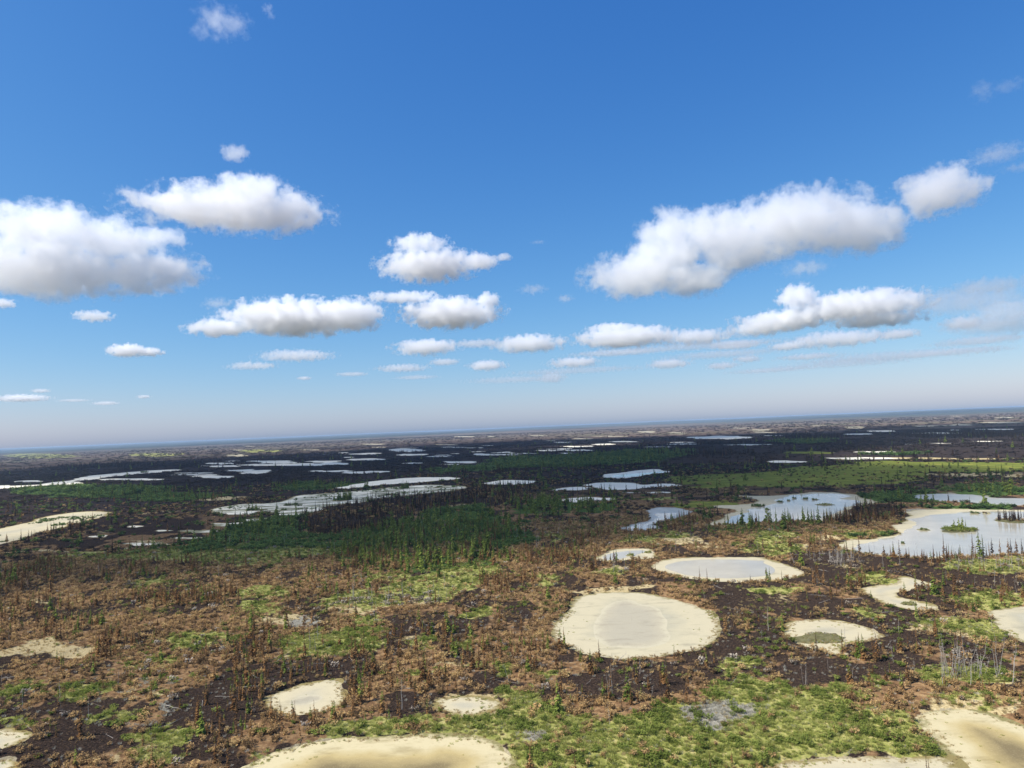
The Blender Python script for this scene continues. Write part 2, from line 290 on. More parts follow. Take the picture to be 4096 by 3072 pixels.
def pond_dist(x, y, margin=30.0, big=True):
    d = np.full(x.shape, margin)
    for p in PONDS:
        if p['small'] and not big: continue
        d = np.minimum(d, sdf(p['P'], x, y, margin))
    return d
def field(k, x, y):
    r = np.hypot(x, y)
    a = np.clip(r * 0.016, 2.0, 25.0)
    sc = np.clip(r * 0.035, 5, 60)
    lo = np.log2(sc / 5); sc = 5 * 2 ** np.round(lo)
    wx = x + (fbm(x / sc, y / sc, 5, 3) - 0.5) * 4 * a
    wy = y + (fbm(x / sc, y / sc, 45, 3) - 0.5) * 5 * a
    out = np.zeros(x.shape)
    for P in SHAPES[k]:
        rr = max(np.hypot(*P.mean(0)), 100); s = np.clip(rr * 0.012, 1.5, 14)
        out = np.maximum(out, np.clip(0.5 - sdf(P, wx, wy, s * 1.01) / (2 * s), 0, 1))
    return out
def height(x, y, pd=None):
    r = np.hypot(x, y)
    if pd is None: pd = pond_dist(x, y)
    near = 1 - sstep(500, 900, r)
    pdn = pd + ((fbm(x / 3.0, y / 3.0, 3, 3) - 0.5) * 2.4 + (fbm(x / 9.0, y / 9.0, 13, 2) - 0.5) * 3.0) * near
    bank = sstep(-0.8, 1.6, pdn) * 0.75 - 0.38
    mound = (fbm(x / 14, y / 14, 9, 4) - 0.42) * 1.3 * sstep(0.5, 7, pd)
    mound += (fbm(x / 3.3, y / 3.3, 19, 2) - 0.5) * 0.35 * sstep(0.5, 3, pd)
    far = -0.35 + 62 * sstep(6500, 22000, r) * np.clip(fbm(x / 3800, y / 3800, 77, 4) * 1.6 - 0.42, 0, 0.95)
    return near * (bank + mound) + (1 - near) * far

# ------------------------------------------------------------------ materials
def new_mat(name):
    m = bpy.data.materials.new(name); m.use_nodes = True; nt = m.node_tree; nt.nodes.clear()
    out = nt.nodes.new("ShaderNodeOutputMaterial")
    return m, nt, out
class NB:
    def __init__(s, nt): s.nt = nt
    def n(s, t, **k):
        o = s.nt.nodes.new(t)
        for a, b in k.items(): setattr(o, a, b)
        return o
    def l(s, a, b): s.nt.links.new(a, b)
    def val(s, sock, v):
        if hasattr(v, 'links') or hasattr(v, 'is_linked'): s.l(v, sock)
        else: sock.default_value = v
    def math(s, op, a, b=0.0, clamp=False):
        o = s.n("ShaderNodeMath", operation=op); o.use_clamp = clamp
        s.val(o.inputs[0], a); s.val(o.inputs[1], b); return o.outputs[0]
    def noise(s, vec, scale, detail=4.0, rough=0.55):
        o = s.n("ShaderNodeTexNoise"); s.l(vec, o.inputs['Vector'])
        o.inputs['Scale'].default_value = scale; o.inputs['Detail'].default_value = detail; o.inputs['Roughness'].default_value = rough
        return o.outputs[0]
    def ramp(s, fac, stops):
        o = s.n("ShaderNodeValToRGB"); s.l(fac, o.inputs[0]); cr = o.color_ramp
        while len(cr.elements) < len(stops): cr.elements.new(0.5)
        for e, (p, c) in zip(cr.elements, stops):
            e.position = p; e.color = (*c, 1) if len(c) == 3 else c
        return o.outputs[0]
    def mix(s, fac, a, b, blend='MIX'):
        o = s.n("ShaderNodeMix", data_type='RGBA', blend_type=blend)
        s.val(o.inputs[0], fac)
        for k, v in ((6, a), (7, b)):
            if isinstance(v, tuple): o.inputs[k].default_value = (*v, 1) if len(v) == 3 else v
            else: s.l(v, o.inputs[k])
        return o.outputs[2]
    def thr(s, x, lo, hi):
        o = s.n("ShaderNodeMapRange"); o.interpolation_type = 'SMOOTHSTEP'
        s.val(o.inputs[0], x); o.inputs[1].default_value = lo; o.inputs[2].default_value = hi
        return o.outputs[0]
    def attr(s, name):
        o = s.n("ShaderNodeAttribute", attribute_name=name); return o.outputs['Fac']

def mat_ground():
    m, nt, out = new_mat("burnt_ground"); b = NB(nt)
    pos = b.n("ShaderNodeNewGeometry").outputs['Position']
    st = b.n("ShaderNodeMapping"); b.l(pos, st.inputs[0]); st.inputs[3].default_value = (0.35, 1.0, 1.0)
    n1 = b.noise(pos, 0.55, 5, 0.62); n2 = b.noise(st.outputs[0], 0.12, 6, 0.6); n3 = b.noise(pos, 2.3, 3, 0.6); nbig = b.noise(pos, 0.012, 5, 0.6)
    char = b.ramp(n3, [(0.3, (0.016, 0.012, 0.010)), (0.52, (0.034, 0.024, 0.019)), (0.68, (0.085, 0.056, 0.038))])
    litter = b.ramp(n1, [(0.3, (0.08, 0.045, 0.024)), (0.5, (0.21, 0.125, 0.062)), (0.7, (0.36, 0.24, 0.12))])
    brown = b.thr(b.math('ADD', b.attr('brown'), b.math('MULTIPLY', b.math('SUBTRACT', n2, 0.5), 1.1)), 0.42, 0.62)
    col = b.mix(brown, char, litter)
    fleck = b.math('MULTIPLY', b.thr(b.noise(pos, 1.7, 6, 0.75), 0.60, 0.66), 0.75)
    col = b.mix(fleck, col, (0.30, 0.20, 0.11))
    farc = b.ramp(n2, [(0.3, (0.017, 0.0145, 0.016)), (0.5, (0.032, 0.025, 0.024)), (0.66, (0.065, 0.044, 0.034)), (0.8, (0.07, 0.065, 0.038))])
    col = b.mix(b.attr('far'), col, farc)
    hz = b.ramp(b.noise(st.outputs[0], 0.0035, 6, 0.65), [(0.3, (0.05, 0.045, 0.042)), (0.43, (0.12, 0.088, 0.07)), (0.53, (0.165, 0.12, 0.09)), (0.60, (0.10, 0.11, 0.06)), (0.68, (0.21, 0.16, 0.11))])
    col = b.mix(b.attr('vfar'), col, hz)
    col = b.mix(b.attr('wood'), col, (0.035, 0.05, 0.035))
    jit = b.math('MULTIPLY', b.math('SUBTRACT', n1, 0.5), 0.9)
    tan = b.ramp(n3, [(0.3, (0.30, 0.23, 0.11)), (0.55, (0.46, 0.37, 0.20)), (0.75, (0.55, 0.47, 0.29))])
    col = b.mix(b.thr(b.math('ADD', b.attr('tan'), jit), 0.4, 0.66), col, tan)
    grn = b.ramp(n1, [(0.3, (0.14, 0.155, 0.035)), (0.5, (0.26, 0.265, 0.075)), (0.66, (0.42, 0.365, 0.155))])
    col = b.mix(b.thr(b.math('ADD', b.attr('green'), jit), 0.4, 0.62), col, grn)
    oli = b.ramp(n2, [(0.3, (0.085, 0.11, 0.025)), (0.55, (0.155, 0.175, 0.035)), (0.7, (0.28, 0.25, 0.06))])
    col = b.mix(b.thr(b.math('ADD', b.attr('olive'), jit), 0.4, 0.62), col, oli)
    dk = b.ramp(n1, [(0.3, (0.03, 0.06, 0.016)), (0.7, (0.085, 0.13, 0.035))])
    col = b.mix(b.thr(b.math('ADD', b.attr('dark'), jit), 0.4, 0.62), col, dk)
    gry = b.ramp(n3, [(0.3, (0.14, 0.13, 0.10)), (0.7, (0.36, 0.34, 0.28))])
    col = b.mix(b.thr(b.math('ADD', b.attr('gray'), jit), 0.4, 0.62), col, gry)
    mar = b.ramp(n3, [(0.3, (0.26, 0.21, 0.12)), (0.7, (0.40, 0.35, 0.24))])
    col = b.mix(b.thr(b.math('ADD', b.attr('shore'), jit), 0.45, 0.7), col, mar)
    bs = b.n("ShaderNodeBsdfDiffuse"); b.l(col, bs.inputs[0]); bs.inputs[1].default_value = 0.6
    bump = b.n("ShaderNodeBump"); bump.inputs['Strength'].default_value = 0.7; bump.inputs['Distance'].default_value = 0.5; b.l(n3, bump.inputs['Height']); b.l(bump.outputs[0], bs.inputs['Normal'])
    b.l(bs.outputs[0], out.inputs[0]); return m

def mat_pan(name, c1, c2, c3, rim, gloss=0.0, weeds=0.0, stops=(0.35, 0.62, 0.95)):
    m, nt, out = new_mat(name); b = NB(nt)
    pos = b.n("ShaderNodeNewGeometry").outputs['Position']
    n1 = b.noise(pos, 0.10, 5, 0.6); n2 = b.noise(pos, 0.9, 5, 0.65); n3 = b.noise(pos, 3.5, 3, 0.6)
    st_ = b.n("ShaderNodeMapping"); b.l(pos, st_.inputs[0]); st_.inputs[3].default_value = (0.45, 1.0, 1.0)
    e = b.attr('edge')                                   # metres in from the shore
    t = b.math('ADD', b.math('MULTIPLY', b.attr('inner'), 1.0), b.math('MULTIPLY', b.math('SUBTRACT', n1, 0.5), 0.7))
    col = b.ramp(t, [(0.0, c1), (stops[0], c1), (stops[1], c2), (stops[2], c3)])
    col = b.mix(b.math('MULTIPLY', b.thr(n2, 0.55, 0.75), 0.35), col, tuple(0.72 * v for v in c2))
    col = b.mix(b.math('MULTIPLY', b.thr(n3, 0.5, 0.72), 0.22), col, tuple(min(1.15 * v, 0.8) for v in c1))
    mot = b.noise(st_.outputs[0], 0.22, 6, 0.7)
    col = b.mix(b.math('MULTIPLY', b.thr(mot, 0.5, 0.7), 0.55), col, tuple(0.62 * v for v in c2))
    sp = b.math('MULTIPLY', b.thr(b.noise(pos, 1.1, 6, 0.74), 0.575, 0.65), b.thr(b.math('ADD', b.math('MULTIPLY', e, -1.0), b.math('MULTIPLY', n1, 16.0)), 3.0, 9.0))
    col = b.mix(b.math('MULTIPLY', sp, 0.6), col, (0.16, 0.15, 0.06))
    if weeds: col = b.mix(b.math('MULTIPLY', b.thr(b.noise(st_.outputs[0], 0.075, 7, 0.72), 0.45, 0.56), 0.88), col, (0.155, 0.155, 0.08))
    rimf = b.thr(b.math('ADD', e, b.math('MULTIPLY', b.math('SUBTRACT', n2, 0.5), 5.0)), 3.0, 0.3)
    rimf = b.math('SUBTRACT', 1.0, b.thr(b.math('ADD', e, b.math('MULTIPLY', b.math('SUBTRACT', b.noise(pos, 0.28, 5, 0.65), 0.42), 9.0)), 0.2, 2.2))
    col = b.mix(rimf, col, rim)
    bs = b.n("ShaderNodeBsdfPrincipled"); b.l(col, bs.inputs['Base Color'])
    bs.inputs['Roughness'].default_value = 0.8 if not gloss else 0.4
    bs.inputs['Specular IOR Level'].default_value = 0.0 if not gloss else 0.5
    b.l(bs.outputs[0], out.inputs[0]); return m

def mat_water():
    m, nt, out = new_mat("milky_water"); b = NB(nt)
    pos = b.n("ShaderNodeNewGeometry").outputs['Position']
    n1 = b.noise(pos, 0.06, 5, 0.6)
    col = b.ramp(n1, [(0.3, (0.36, 0.325, 0.245)), (0.55, (0.41, 0.37, 0.28)), (0.75, (0.46, 0.415, 0.30))])
    bs = b.n("ShaderNodeBsdfPrincipled"); b.l(col, bs.inputs['Base Color'])
    bs.inputs['Roughness'].default_value = 0.07; bs.inputs['IOR'].default_value = 1.33; bs.inputs['Specular IOR Level'].default_value = 0.28
    mp = b.n("ShaderNodeMapping"); b.l(pos, mp.inputs[0]); mp.inputs[3].default_value = (0.5, 1.6, 1)
    bump = b.n("ShaderNodeBump"); bump.inputs['Strength'].default_value = 0.05; bump.inputs['Distance'].default_value = 0.05
    b.l(b.noise(mp.outputs[0], 2.0, 3, 0.5), bump.inputs['Height']); b.l(bump.outputs[0], bs.inputs['Normal'])
    b.l(bs.outputs[0], out.inputs[0]); return m

def mat_leaf(name, stops, stops_top=None, trans=0.35, zlo=0.35, zhi=0.7, pscale=0.05):
    """foliage: colour varies per plant, inside the plant and from place to place; stops_top: living top over scorched base"""
    m, nt, out = new_mat(name); b = NB(nt)
    oi = b.n("ShaderNodeObjectInfo"); tc = b.n("ShaderNodeTexCoord")
    pos = b.n("ShaderNodeNewGeometry").outputs['Position']
    n = b.noise(tc.outputs['Object'], 5.0, 3, 0.6)
    big = b.noise(pos, pscale, 3, 0.6)
    f = b.math('ADD', b.math('MULTIPLY', oi.outputs['Random'], 0.45), b.math('ADD', b.math('MULTIPLY', b.math('SUBTRACT', n, 0.5), 0.8), b.math('MULTIPLY', b.math('SUBTRACT', big, 0.3), 0.75)))
    col = b.ramp(f, stops)
    if stops_top:
        z = b.n("ShaderNodeSeparateXYZ"); b.l(tc.outputs['Object'], z.inputs[0])
        w = b.thr(b.math('ADD', z.outputs[2], b.math('MULTIPLY', b.math('SUBTRACT', oi.outputs['Random'], 0.5), 0.5)), zlo, zhi)
        col = b.mix(w, col, b.ramp(f, stops_top))
    d = b.n("ShaderNodeBsdfDiffuse"); b.l(col, d.inputs[0])
    t = b.n("ShaderNodeBsdfTranslucent"); b.l(col, t.inputs[0])
    mx = b.n("ShaderNodeMixShader"); mx.inputs[0].default_value = trans
    b.l(d.outputs[0], mx.inputs[1]); b.l(t.outputs[0], mx.inputs[2]); b.l(mx.outputs[0], out.inputs[0]); return m

def mat_plain(name, c1, c2, scale=6.0):
    m, nt, out = new_mat(name); b = NB(nt)
    tc = b.n("ShaderNodeTexCoord"); oi = b.n("ShaderNodeObjectInfo")
    f = b.math('ADD', b.math('MULTIPLY', b.noise(tc.outputs['Object'], scale, 4, 0.6), 0.6), b.math('MULTIPLY', oi.outputs['Random'], 0.4))
    col = b.ramp(f, [(0.25, c1), (0.75, c2)])
    bs = b.n("ShaderNodeBsdfDiffuse"); b.l(col, bs.inputs[0]); b.l(bs.outputs[0], out.inputs[0]); return m

BROWN = [(0.05, (0.097, 0.063, 0.034)), (0.22, (0.235, 0.151, 0.075)), (0.38, (0.408, 0.270, 0.125)), (0.52, (0.551, 0.362, 0.155)), (0.66, (0.612, 0.454, 0.215)), (0.80, (0.469, 0.410, 0.170)), (0.98, (0.347, 0.356, 0.130))]
GREEN = [(0.1, (0.10, 0.13, 0.025)), (0.4, (0.19, 0.235, 0.05)), (0.7, (0.30, 0.335, 0.08)), (0.95, (0.44, 0.44, 0.14))]
SPRUCE = [(0.1, (0.10, 0.14, 0.03)), (0.5, (0.24, 0.295, 0.06)), (0.9, (0.40, 0.42, 0.115))]
RUST = [(0.1, (0.15, 0.08, 0.036)), (0.5, (0.36, 0.20, 0.082)), (0.9, (0.50, 0.34, 0.16))]
M = dict(
    ground=mat_ground(),
    pan=mat_pan("pale_marl", (0.464, 0.412, 0.277), (0.384, 0.353, 0.253), (0.405, 0.384, 0.298), (0.221, 0.187, 0.086)),
    dry=mat_pan("cream_marl", (0.482, 0.424, 0.279), (0.464, 0.411, 0.279), (0.396, 0.365, 0.269), (0.230, 0.187, 0.077)),
    yellow=mat_pan("yellow_marl", (0.515, 0.445, 0.269), (0.414, 0.328, 0.154), (0.184, 0.145, 0.077), (0.221, 0.197, 0.086)),
    wet=mat_pan("wet_marl", (0.368, 0.360, 0.298), (0.331, 0.328, 0.269), (0.350, 0.346, 0.288), (0.166, 0.150, 0.077), 0.4),
    strip=mat_pan("far_marl", (0.80, 0.74, 0.58), (0.77, 0.71, 0.56), (0.74, 0.68, 0.54), (0.40, 0.33, 0.19)),
    flat=mat_pan("mottled_marl", (0.80, 0.74, 0.57), (0.72, 0.66, 0.50), (0.78, 0.72, 0.56), (0.30, 0.26, 0.13), 0.0, 1.0),
    water=mat_water(),
    damp=mat_pan("damp_marl", (0.464, 0.42, 0.296), (0.40, 0.358, 0.258), (0.365, 0.332, 0.248), (0.464, 0.42, 0.296), 0.0, 0.0, (0.02, 0.2, 0.5)),
    shrub_brown=mat_leaf("scorched_leaf", BROWN, pscale=0.09),
    shrub_green=mat_leaf("willow_leaf", GREEN),
    shrub_dark=mat_leaf("alder_leaf", [(0.1, (0.05, 0.095, 0.03)), (0.4, (0.12, 0.20, 0.055)), (0.7, (0.22, 0.30, 0.085)), (0.95, (0.34, 0.37, 0.13))]),
    spruce_green=mat_leaf("spruce_needle", SPRUCE),
    spruce_half=mat_leaf("singed_needle", RUST, SPRUCE),
    spruce_brown=mat_leaf("scorched_needle", RUST),
    spruce_black=mat_leaf("charred_needle", [(0.1, (0.03, 0.02, 0.016)), (0.5, (0.085, 0.05, 0.032)), (0.9, (0.19, 0.10, 0.05))]),
    grass=mat_leaf("sedge_blade", [(0.1, (0.24, 0.27, 0.06)), (0.4, (0.38, 0.40, 0.11)), (0.7, (0.52, 0.49, 0.19)), (0.95, (0.66, 0.58, 0.31))]),
    straw=mat_leaf("straw_blade", [(0.1, (0.34, 0.25, 0.11)), (0.5, (0.52, 0.42, 0.22)), (0.95, (0.65, 0.56, 0.36))]),
    graygrass=mat_leaf("dead_reed", [(0.1, (0.36, 0.33, 0.26)), (0.5, (0.55, 0.52, 0.42)), (0.95, (0.68, 0.65, 0.56))]),
    twig=mat_leaf("grey_twig", [(0.1, (0.20, 0.165, 0.13)), (0.5, (0.34, 0.29, 0.23)), (0.95, (0.48, 0.42, 0.34))], trans=0.0),
    ash=mat_leaf("ashen_leaf", [(0.1, (0.022, 0.018, 0.017)), (0.5, (0.065, 0.046, 0.036)), (0.95, (0.15, 0.10, 0.07))]),
    bark=mat_plain("dark_bark", (0.022, 0.017, 0.014), (0.075, 0.055, 0.042)),
    snag=mat_plain("weathered_wood", (0.20, 0.175, 0.15), (0.50, 0.46, 0.40)),
    charwood=mat_plain("charred_wood", (0.018, 0.015, 0.014), (0.06, 0.05, 0.045)),
)
#@@SECTION2
# ------------------------------------------------------------------ ground sheet: rings round the place, finer in front
az = np.concatenate([np.arange(-180, -48, 4.0), np.arange(-48, 48, 0.2), np.arange(48, 180, 4.0)])
rad = [40.0]
while rad[-1] < 3000: rad.append(rad[-1] * (1.006 if rad[-1] < 1200 else 1.010))
while rad[-1] < 45000: rad.append(rad[-1] * 1.05)
rad = np.array(rad)
A2, R2 = np.meshgrid(np.radians(az), rad)
gx = (R2 * np.sin(A2)).ravel(); gy = (R2 * np.cos(A2)).ravel()
gpd = pond_dist(gx, gy)
gz = height(gx, gy, gpd)
nr, na = len(rad), len(az)
i, j = np.meshgrid(np.arange(nr - 1), np.arange(na), indexing='ij')
j1 = (j + 1) % na
faces = np.stack([i * na + j, (i + 1) * na + j, (i + 1) * na + j1, i * na + j1], -1).reshape(-1, 4)[:, ::-1]
verts = np.stack([gx, gy, gz], 1)
verts = np.vstack([verts, [[0, 0, 0.2]]])
me = bpy.data.meshes.new("ground")
cap = np.stack([np.arange(na), np.roll(np.arange(na), -1), np.full(na, nr * na)], 1)[:, ::-1]
nv = len(verts); nq = len(faces); nt3 = len(cap)
me.vertices.add(nv); me.vertices.foreach_set('co', verts.ravel())
loops = np.concatenate([faces.ravel(), cap.ravel()])
me.loops.add(len(loops)); me.loops.foreach_set('vertex_index', loops.astype(np.int32))
me.polygons.add(nq + nt3)
starts = np.concatenate([np.arange(nq) * 4, nq * 4 + np.arange(nt3) * 3])
me.polygons.foreach_set('loop_start', starts.astype(np.int32))
me.update(calc_edges=True); me.validate()
me.polygons.foreach_set('use_smooth', np.ones(nq + nt3, bool))
gr = np.hypot(gx, gy)
scrub_n = fbm(gx / 9, gy / 16, 31, 4)
def put(me, name, arr):
    a = me.attributes.new(name, 'FLOAT', 'POINT'); full = np.zeros(len(me.vertices), np.float32); full[:len(arr)] = arr; a.data.foreach_set('value', full)
F = {k: field(k, gx, gy) for k in ('green', 'dark', 'tan', 'char', 'olive', 'gray', 'burnt', 'forest', 'sparse')}
put(me, 'brown', np.clip(sstep(0.30, 0.62, scrub_n) * 0.8 - F['char'] * 0.7 - F['burnt'] * 0.5 - F['sparse'] * 0.35 + 0.12, 0, 1))
put(me, 'green', F['green']); put(me, 'dark', np.clip(np.maximum(F['dark'], F['forest'] * 0.75) - F['burnt'], 0, 1)); put(me, 'tan', F['tan'] * (1 - 0.7 * F['char']))
put(me, 'olive', F['olive']); put(me, 'gray', F['gray'])
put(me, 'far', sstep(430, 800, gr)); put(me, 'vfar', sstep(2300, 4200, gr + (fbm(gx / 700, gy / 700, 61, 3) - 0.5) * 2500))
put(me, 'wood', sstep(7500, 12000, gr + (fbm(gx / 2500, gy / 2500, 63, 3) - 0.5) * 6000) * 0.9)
put(me, 'shore', (1 - sstep(-0.6, 0.4, gpd)) * (gr < 900))
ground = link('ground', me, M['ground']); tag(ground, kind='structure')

# ------------------------------------------------------------------ ponds and mud pans
def fill(P, spacing):
    lo, hi = P.min(0), P.max(0)
    xs = np.arange(lo[0], hi[0], spacing); ys = np.arange(lo[1], hi[1], spacing)
    X, Y = np.meshgrid(xs, ys); X = X.ravel() + 0.31 * spacing; Y = Y.ravel() + 0.27 * spacing
    d = sdf(P, X, Y, spacing * 3)
    k = d < -spacing * 0.45
    pts = [Vector(p) for p in P] + [Vector((a, b)) for a, b in zip(X[k], Y[k])]
    n = len(P)
    r = delaunay_2d_cdt(pts, [(i, (i + 1) % n) for i in range(n)], [], 1, 1e-4)
    return np.array([(v.x, v.y) for v in r[0]]), [list(f) for f in r[2]]
def sheet(name, P, z, mat, parent=None, grow=0.0, Pedge=None):
    if grow:
        t = np.roll(P, -1, 0) - np.roll(P, 1, 0); nrm = np.stack([t[:, 1], -t[:, 0]], 1)
        nrm /= np.linalg.norm(nrm, axis=1)[:, None] + 1e-9
        area = 0.5 * np.sum(P[:, 0] * np.roll(P[:, 1], -1) - np.roll(P[:, 0], -1) * P[:, 1])
        Q = P + nrm * grow * (1 if area > 0 else -1)
    else: Q = P
    ext = Q.max(0) - Q.min(0)
    sp = max(1.6, math.sqrt(ext[0] * ext[1]) / 34)
    v, f = fill(Q, sp)
    me = mesh_np(name, np.column_stack([v, np.full(len(v), z)]), f)
    f0 = me.polygons[0] if len(me.polygons) else None
    if f0 is not None and f0.normal.z < 0: me.flip_normals()
    d = -sdf(P, v[:, 0], v[:, 1], 400.0)
    put(me, 'edge', d); put(me, 'inner', d / max(d.max(), 1e-3))
    return link(name, me, mat, parent)
for pi, p in enumerate(PONDS):
    c = p['P'].mean(0); r = math.hypot(*c)
    near = r < 700
    zp = (-0.05 if near else 0.0) + 0.0023 * (pi % 37)
    o = sheet('pond', p['P'], zp, M[p['kind'] if r < 2600 or p['kind'] != 'strip' else 'pan'], grow=(2.2 if near else 0.0))
    tag(o, p['label'], None, None, 'structure')
    for w in p['W']:
        dampk = p['key'] in ('round pan', 'slanted pan')
        ww = sheet('wet_patch' if dampk else 'water', w, zp + 0.0131, M['damp' if dampk else 'water'])
        ww.parent = o; tag(ww, kind='structure')

# ------------------------------------------------------------------ clouds: soft volumes, each a body of many puffs
CLOUD_STEP = 0.2
def cloud_mat(name, ells, od, wisp, seed):
    """vapour filling a few ellipsoids (centre, radii in the cloud's own axes), its edge eaten by billowing noise, its base flat"""
    m, nt, out = new_mat(name); b = NB(nt)
    vs = b.n("ShaderNodeVolumeScatter"); vs.inputs['Color'].default_value = (0.950, 0.972, 0.996, 1); vs.inputs['Anisotropy'].default_value = 0.38
    tc = b.n("ShaderNodeTexCoord").outputs['Object']
    f = None
    for (c, r) in ells:
        mp = b.n("ShaderNodeMapping"); b.l(tc, mp.inputs[0]); mp.vector_type = 'POINT'
        mp.inputs['Scale'].default_value = [1 / q for q in r]; mp.inputs['Location'].default_value = [-p / q for p, q in zip(c, r)]
        ln = b.n("ShaderNodeVectorMath", operation='LENGTH'); b.l(mp.outputs[0], ln.inputs[0])
        g = b.math('SUBTRACT', 1.0, ln.outputs['Value'])
        f = g if f is None else b.math('MAXIMUM', f, g)
    rz = float(np.mean([e[1][2] for e in ells])); zb = min(e[0][2] - e[1][2] for e in ells)
    off = b.n("ShaderNodeVectorMath", operation='ADD'); b.l(tc, off.inputs[0]); off.inputs[1].default_value = (seed * 913.0, seed * 377.0, 0)
    n1 = b.noise(off.outputs[0], 1.25 / rz, 7, 0.68)
    amp = 3.1 if not wisp else 3.6
    f = b.math('ADD', f, b.math('MULTIPLY', b.math('SUBTRACT', n1, 0.5), amp))
    z = b.n("ShaderNodeSeparateXYZ"); b.l(tc, z.inputs[0])
    hi = 0.42 if not wisp else 0.9
    dn = b.math('MULTIPLY', b.thr(f, 0.05, hi), 0.36 * od / (2 * rz))
    b.l(dn, vs.inputs['Density'])
    b.l(vs.outputs[0], out.inputs['Volume'])
    try: m.cycles.volume_step_rate = CLOUD_STEP
    except Exception: pass
    return m
ICO = None
def ico_dirs():
    bm = bmesh.new(); bmesh.ops.create_icosphere(bm, subdivisions=2, radius=1.0)
    v = np.array([q.co[:] for q in bm.verts]); f = np.array([[w.index for w in t.verts] for t in bm.faces]); bm.free(); return v, f
ICO = ico_dirs()
def _h3(i, j, k, s):
    n = (i * 374761393 + j * 668265263 + k * 1103515245 + s * 144665) & 0x7fffffff
    n = ((n ^ (n >> 13)) * 1274126177) & 0x7fffffff
    return ((n ^ (n >> 16)) & 0xffff) / 65535.0
def noise3(p, s):
    f = np.floor(p).astype(np.int64); t = p - f; t = t * t * t * (t * (t * 6 - 15) + 10)
    out = 0
    for dx in (0, 1):
        wx = t[:, 0] if dx else 1 - t[:, 0]
        for dy in (0, 1):
            wy = t[:, 1] if dy else 1 - t[:, 1]
            for dz in (0, 1):
                wz = t[:, 2] if dz else 1 - t[:, 2]
                out = out + wx * wy * wz * _h3(f[:, 0] + dx, f[:, 1] + dy, f[:, 2] + dz, s)
    return out
def remeshed(me, voxel, smooth):
    tmp = bpy.data.objects.new('tmp', me); COL.objects.link(tmp)
    md = tmp.modifiers.new('r', 'REMESH'); md.mode = 'VOXEL'; md.voxel_size = voxel
    if smooth:
        sm = tmp.modifiers.new('s', 'SMOOTH'); sm.factor = 0.5; sm.iterations = smooth
    dg = bpy.context.evaluated_depsgraph_get()
    m2 = bpy.data.meshes.new_from_object(tmp.evaluated_get(dg))
    bpy.data.objects.remove(tmp)
    return m2
def cloud(label, loc, rotz, ells, od, wisp, seed):
    """ells in the cloud's own axes: ((x, y, z), (rx, ry, rz)); one closed body filled with vapour"""
    V, Fc = ICO; vs = []; fs = []
    for k, (c, r) in enumerate(ells):
        vs.append(V * np.array(r) * 1.3 + np.array(c)); fs.append(Fc + k * len(V))
    rz = float(np.mean([e[1][2] for e in ells]))
    me = remeshed(mesh_np('tmp', np.concatenate(vs), np.concatenate(fs)), rz * 0.22, 2); me.name = 'cloud'
    o = link('cloud', me, cloud_mat('cloud_vapour', ells, od, wisp, seed)); o.location = loc; o.rotation_euler = (0, 0, rotz)
    tag(o, label, 'cloud', 'fair-weather clouds')
    return o
BASE = 2000.0
def sky_cloud(label, ells, od=6.0, wisp=False, seed=1):
    """ells: ellipses seen in the photograph (2212 px wide copy): cx, cy, rx, ry"""
    k = 4096 / 2212
    E = [(a * k, b_ * k, c * k, d * k) for a, b_, c, d in ells]
    yb = max(e[1] + e[3] for e in E); xb = sum(e[0] * e[2] for e in E) / sum(e[2] for e in E)
    d = sky_dir(xb, yb); dist = (BASE - CAM_H) / max(d[2], 0.02)           # slant range of the flat base
    hd = dist * math.hypot(d[0], d[1]); m = dist / FPX                      # metres per photo pixel there
    phi = math.atan2(d[0], d[1])
    out = []
    for (cx, cyy, rx, ry) in E:
        dd = sky_dir(cx, cyy); s = hd / (dd[0] * math.sin(phi) + dd[1] * math.cos(phi))
        w = np.array([dd[0] * s, dd[1] * s, CAM_H + dd[2] * s])
        lat = w[0] * math.cos(phi) - w[1] * math.sin(phi)
        out.append(((lat, 0.0, w[2] - BASE), (rx * m * 1.0, min(rx, ry * 1.8) * m, ry * m * 1.0)))
    return cloud(label, (hd * math.sin(phi), hd * math.cos(phi), BASE), -phi, out, od, wisp, seed)
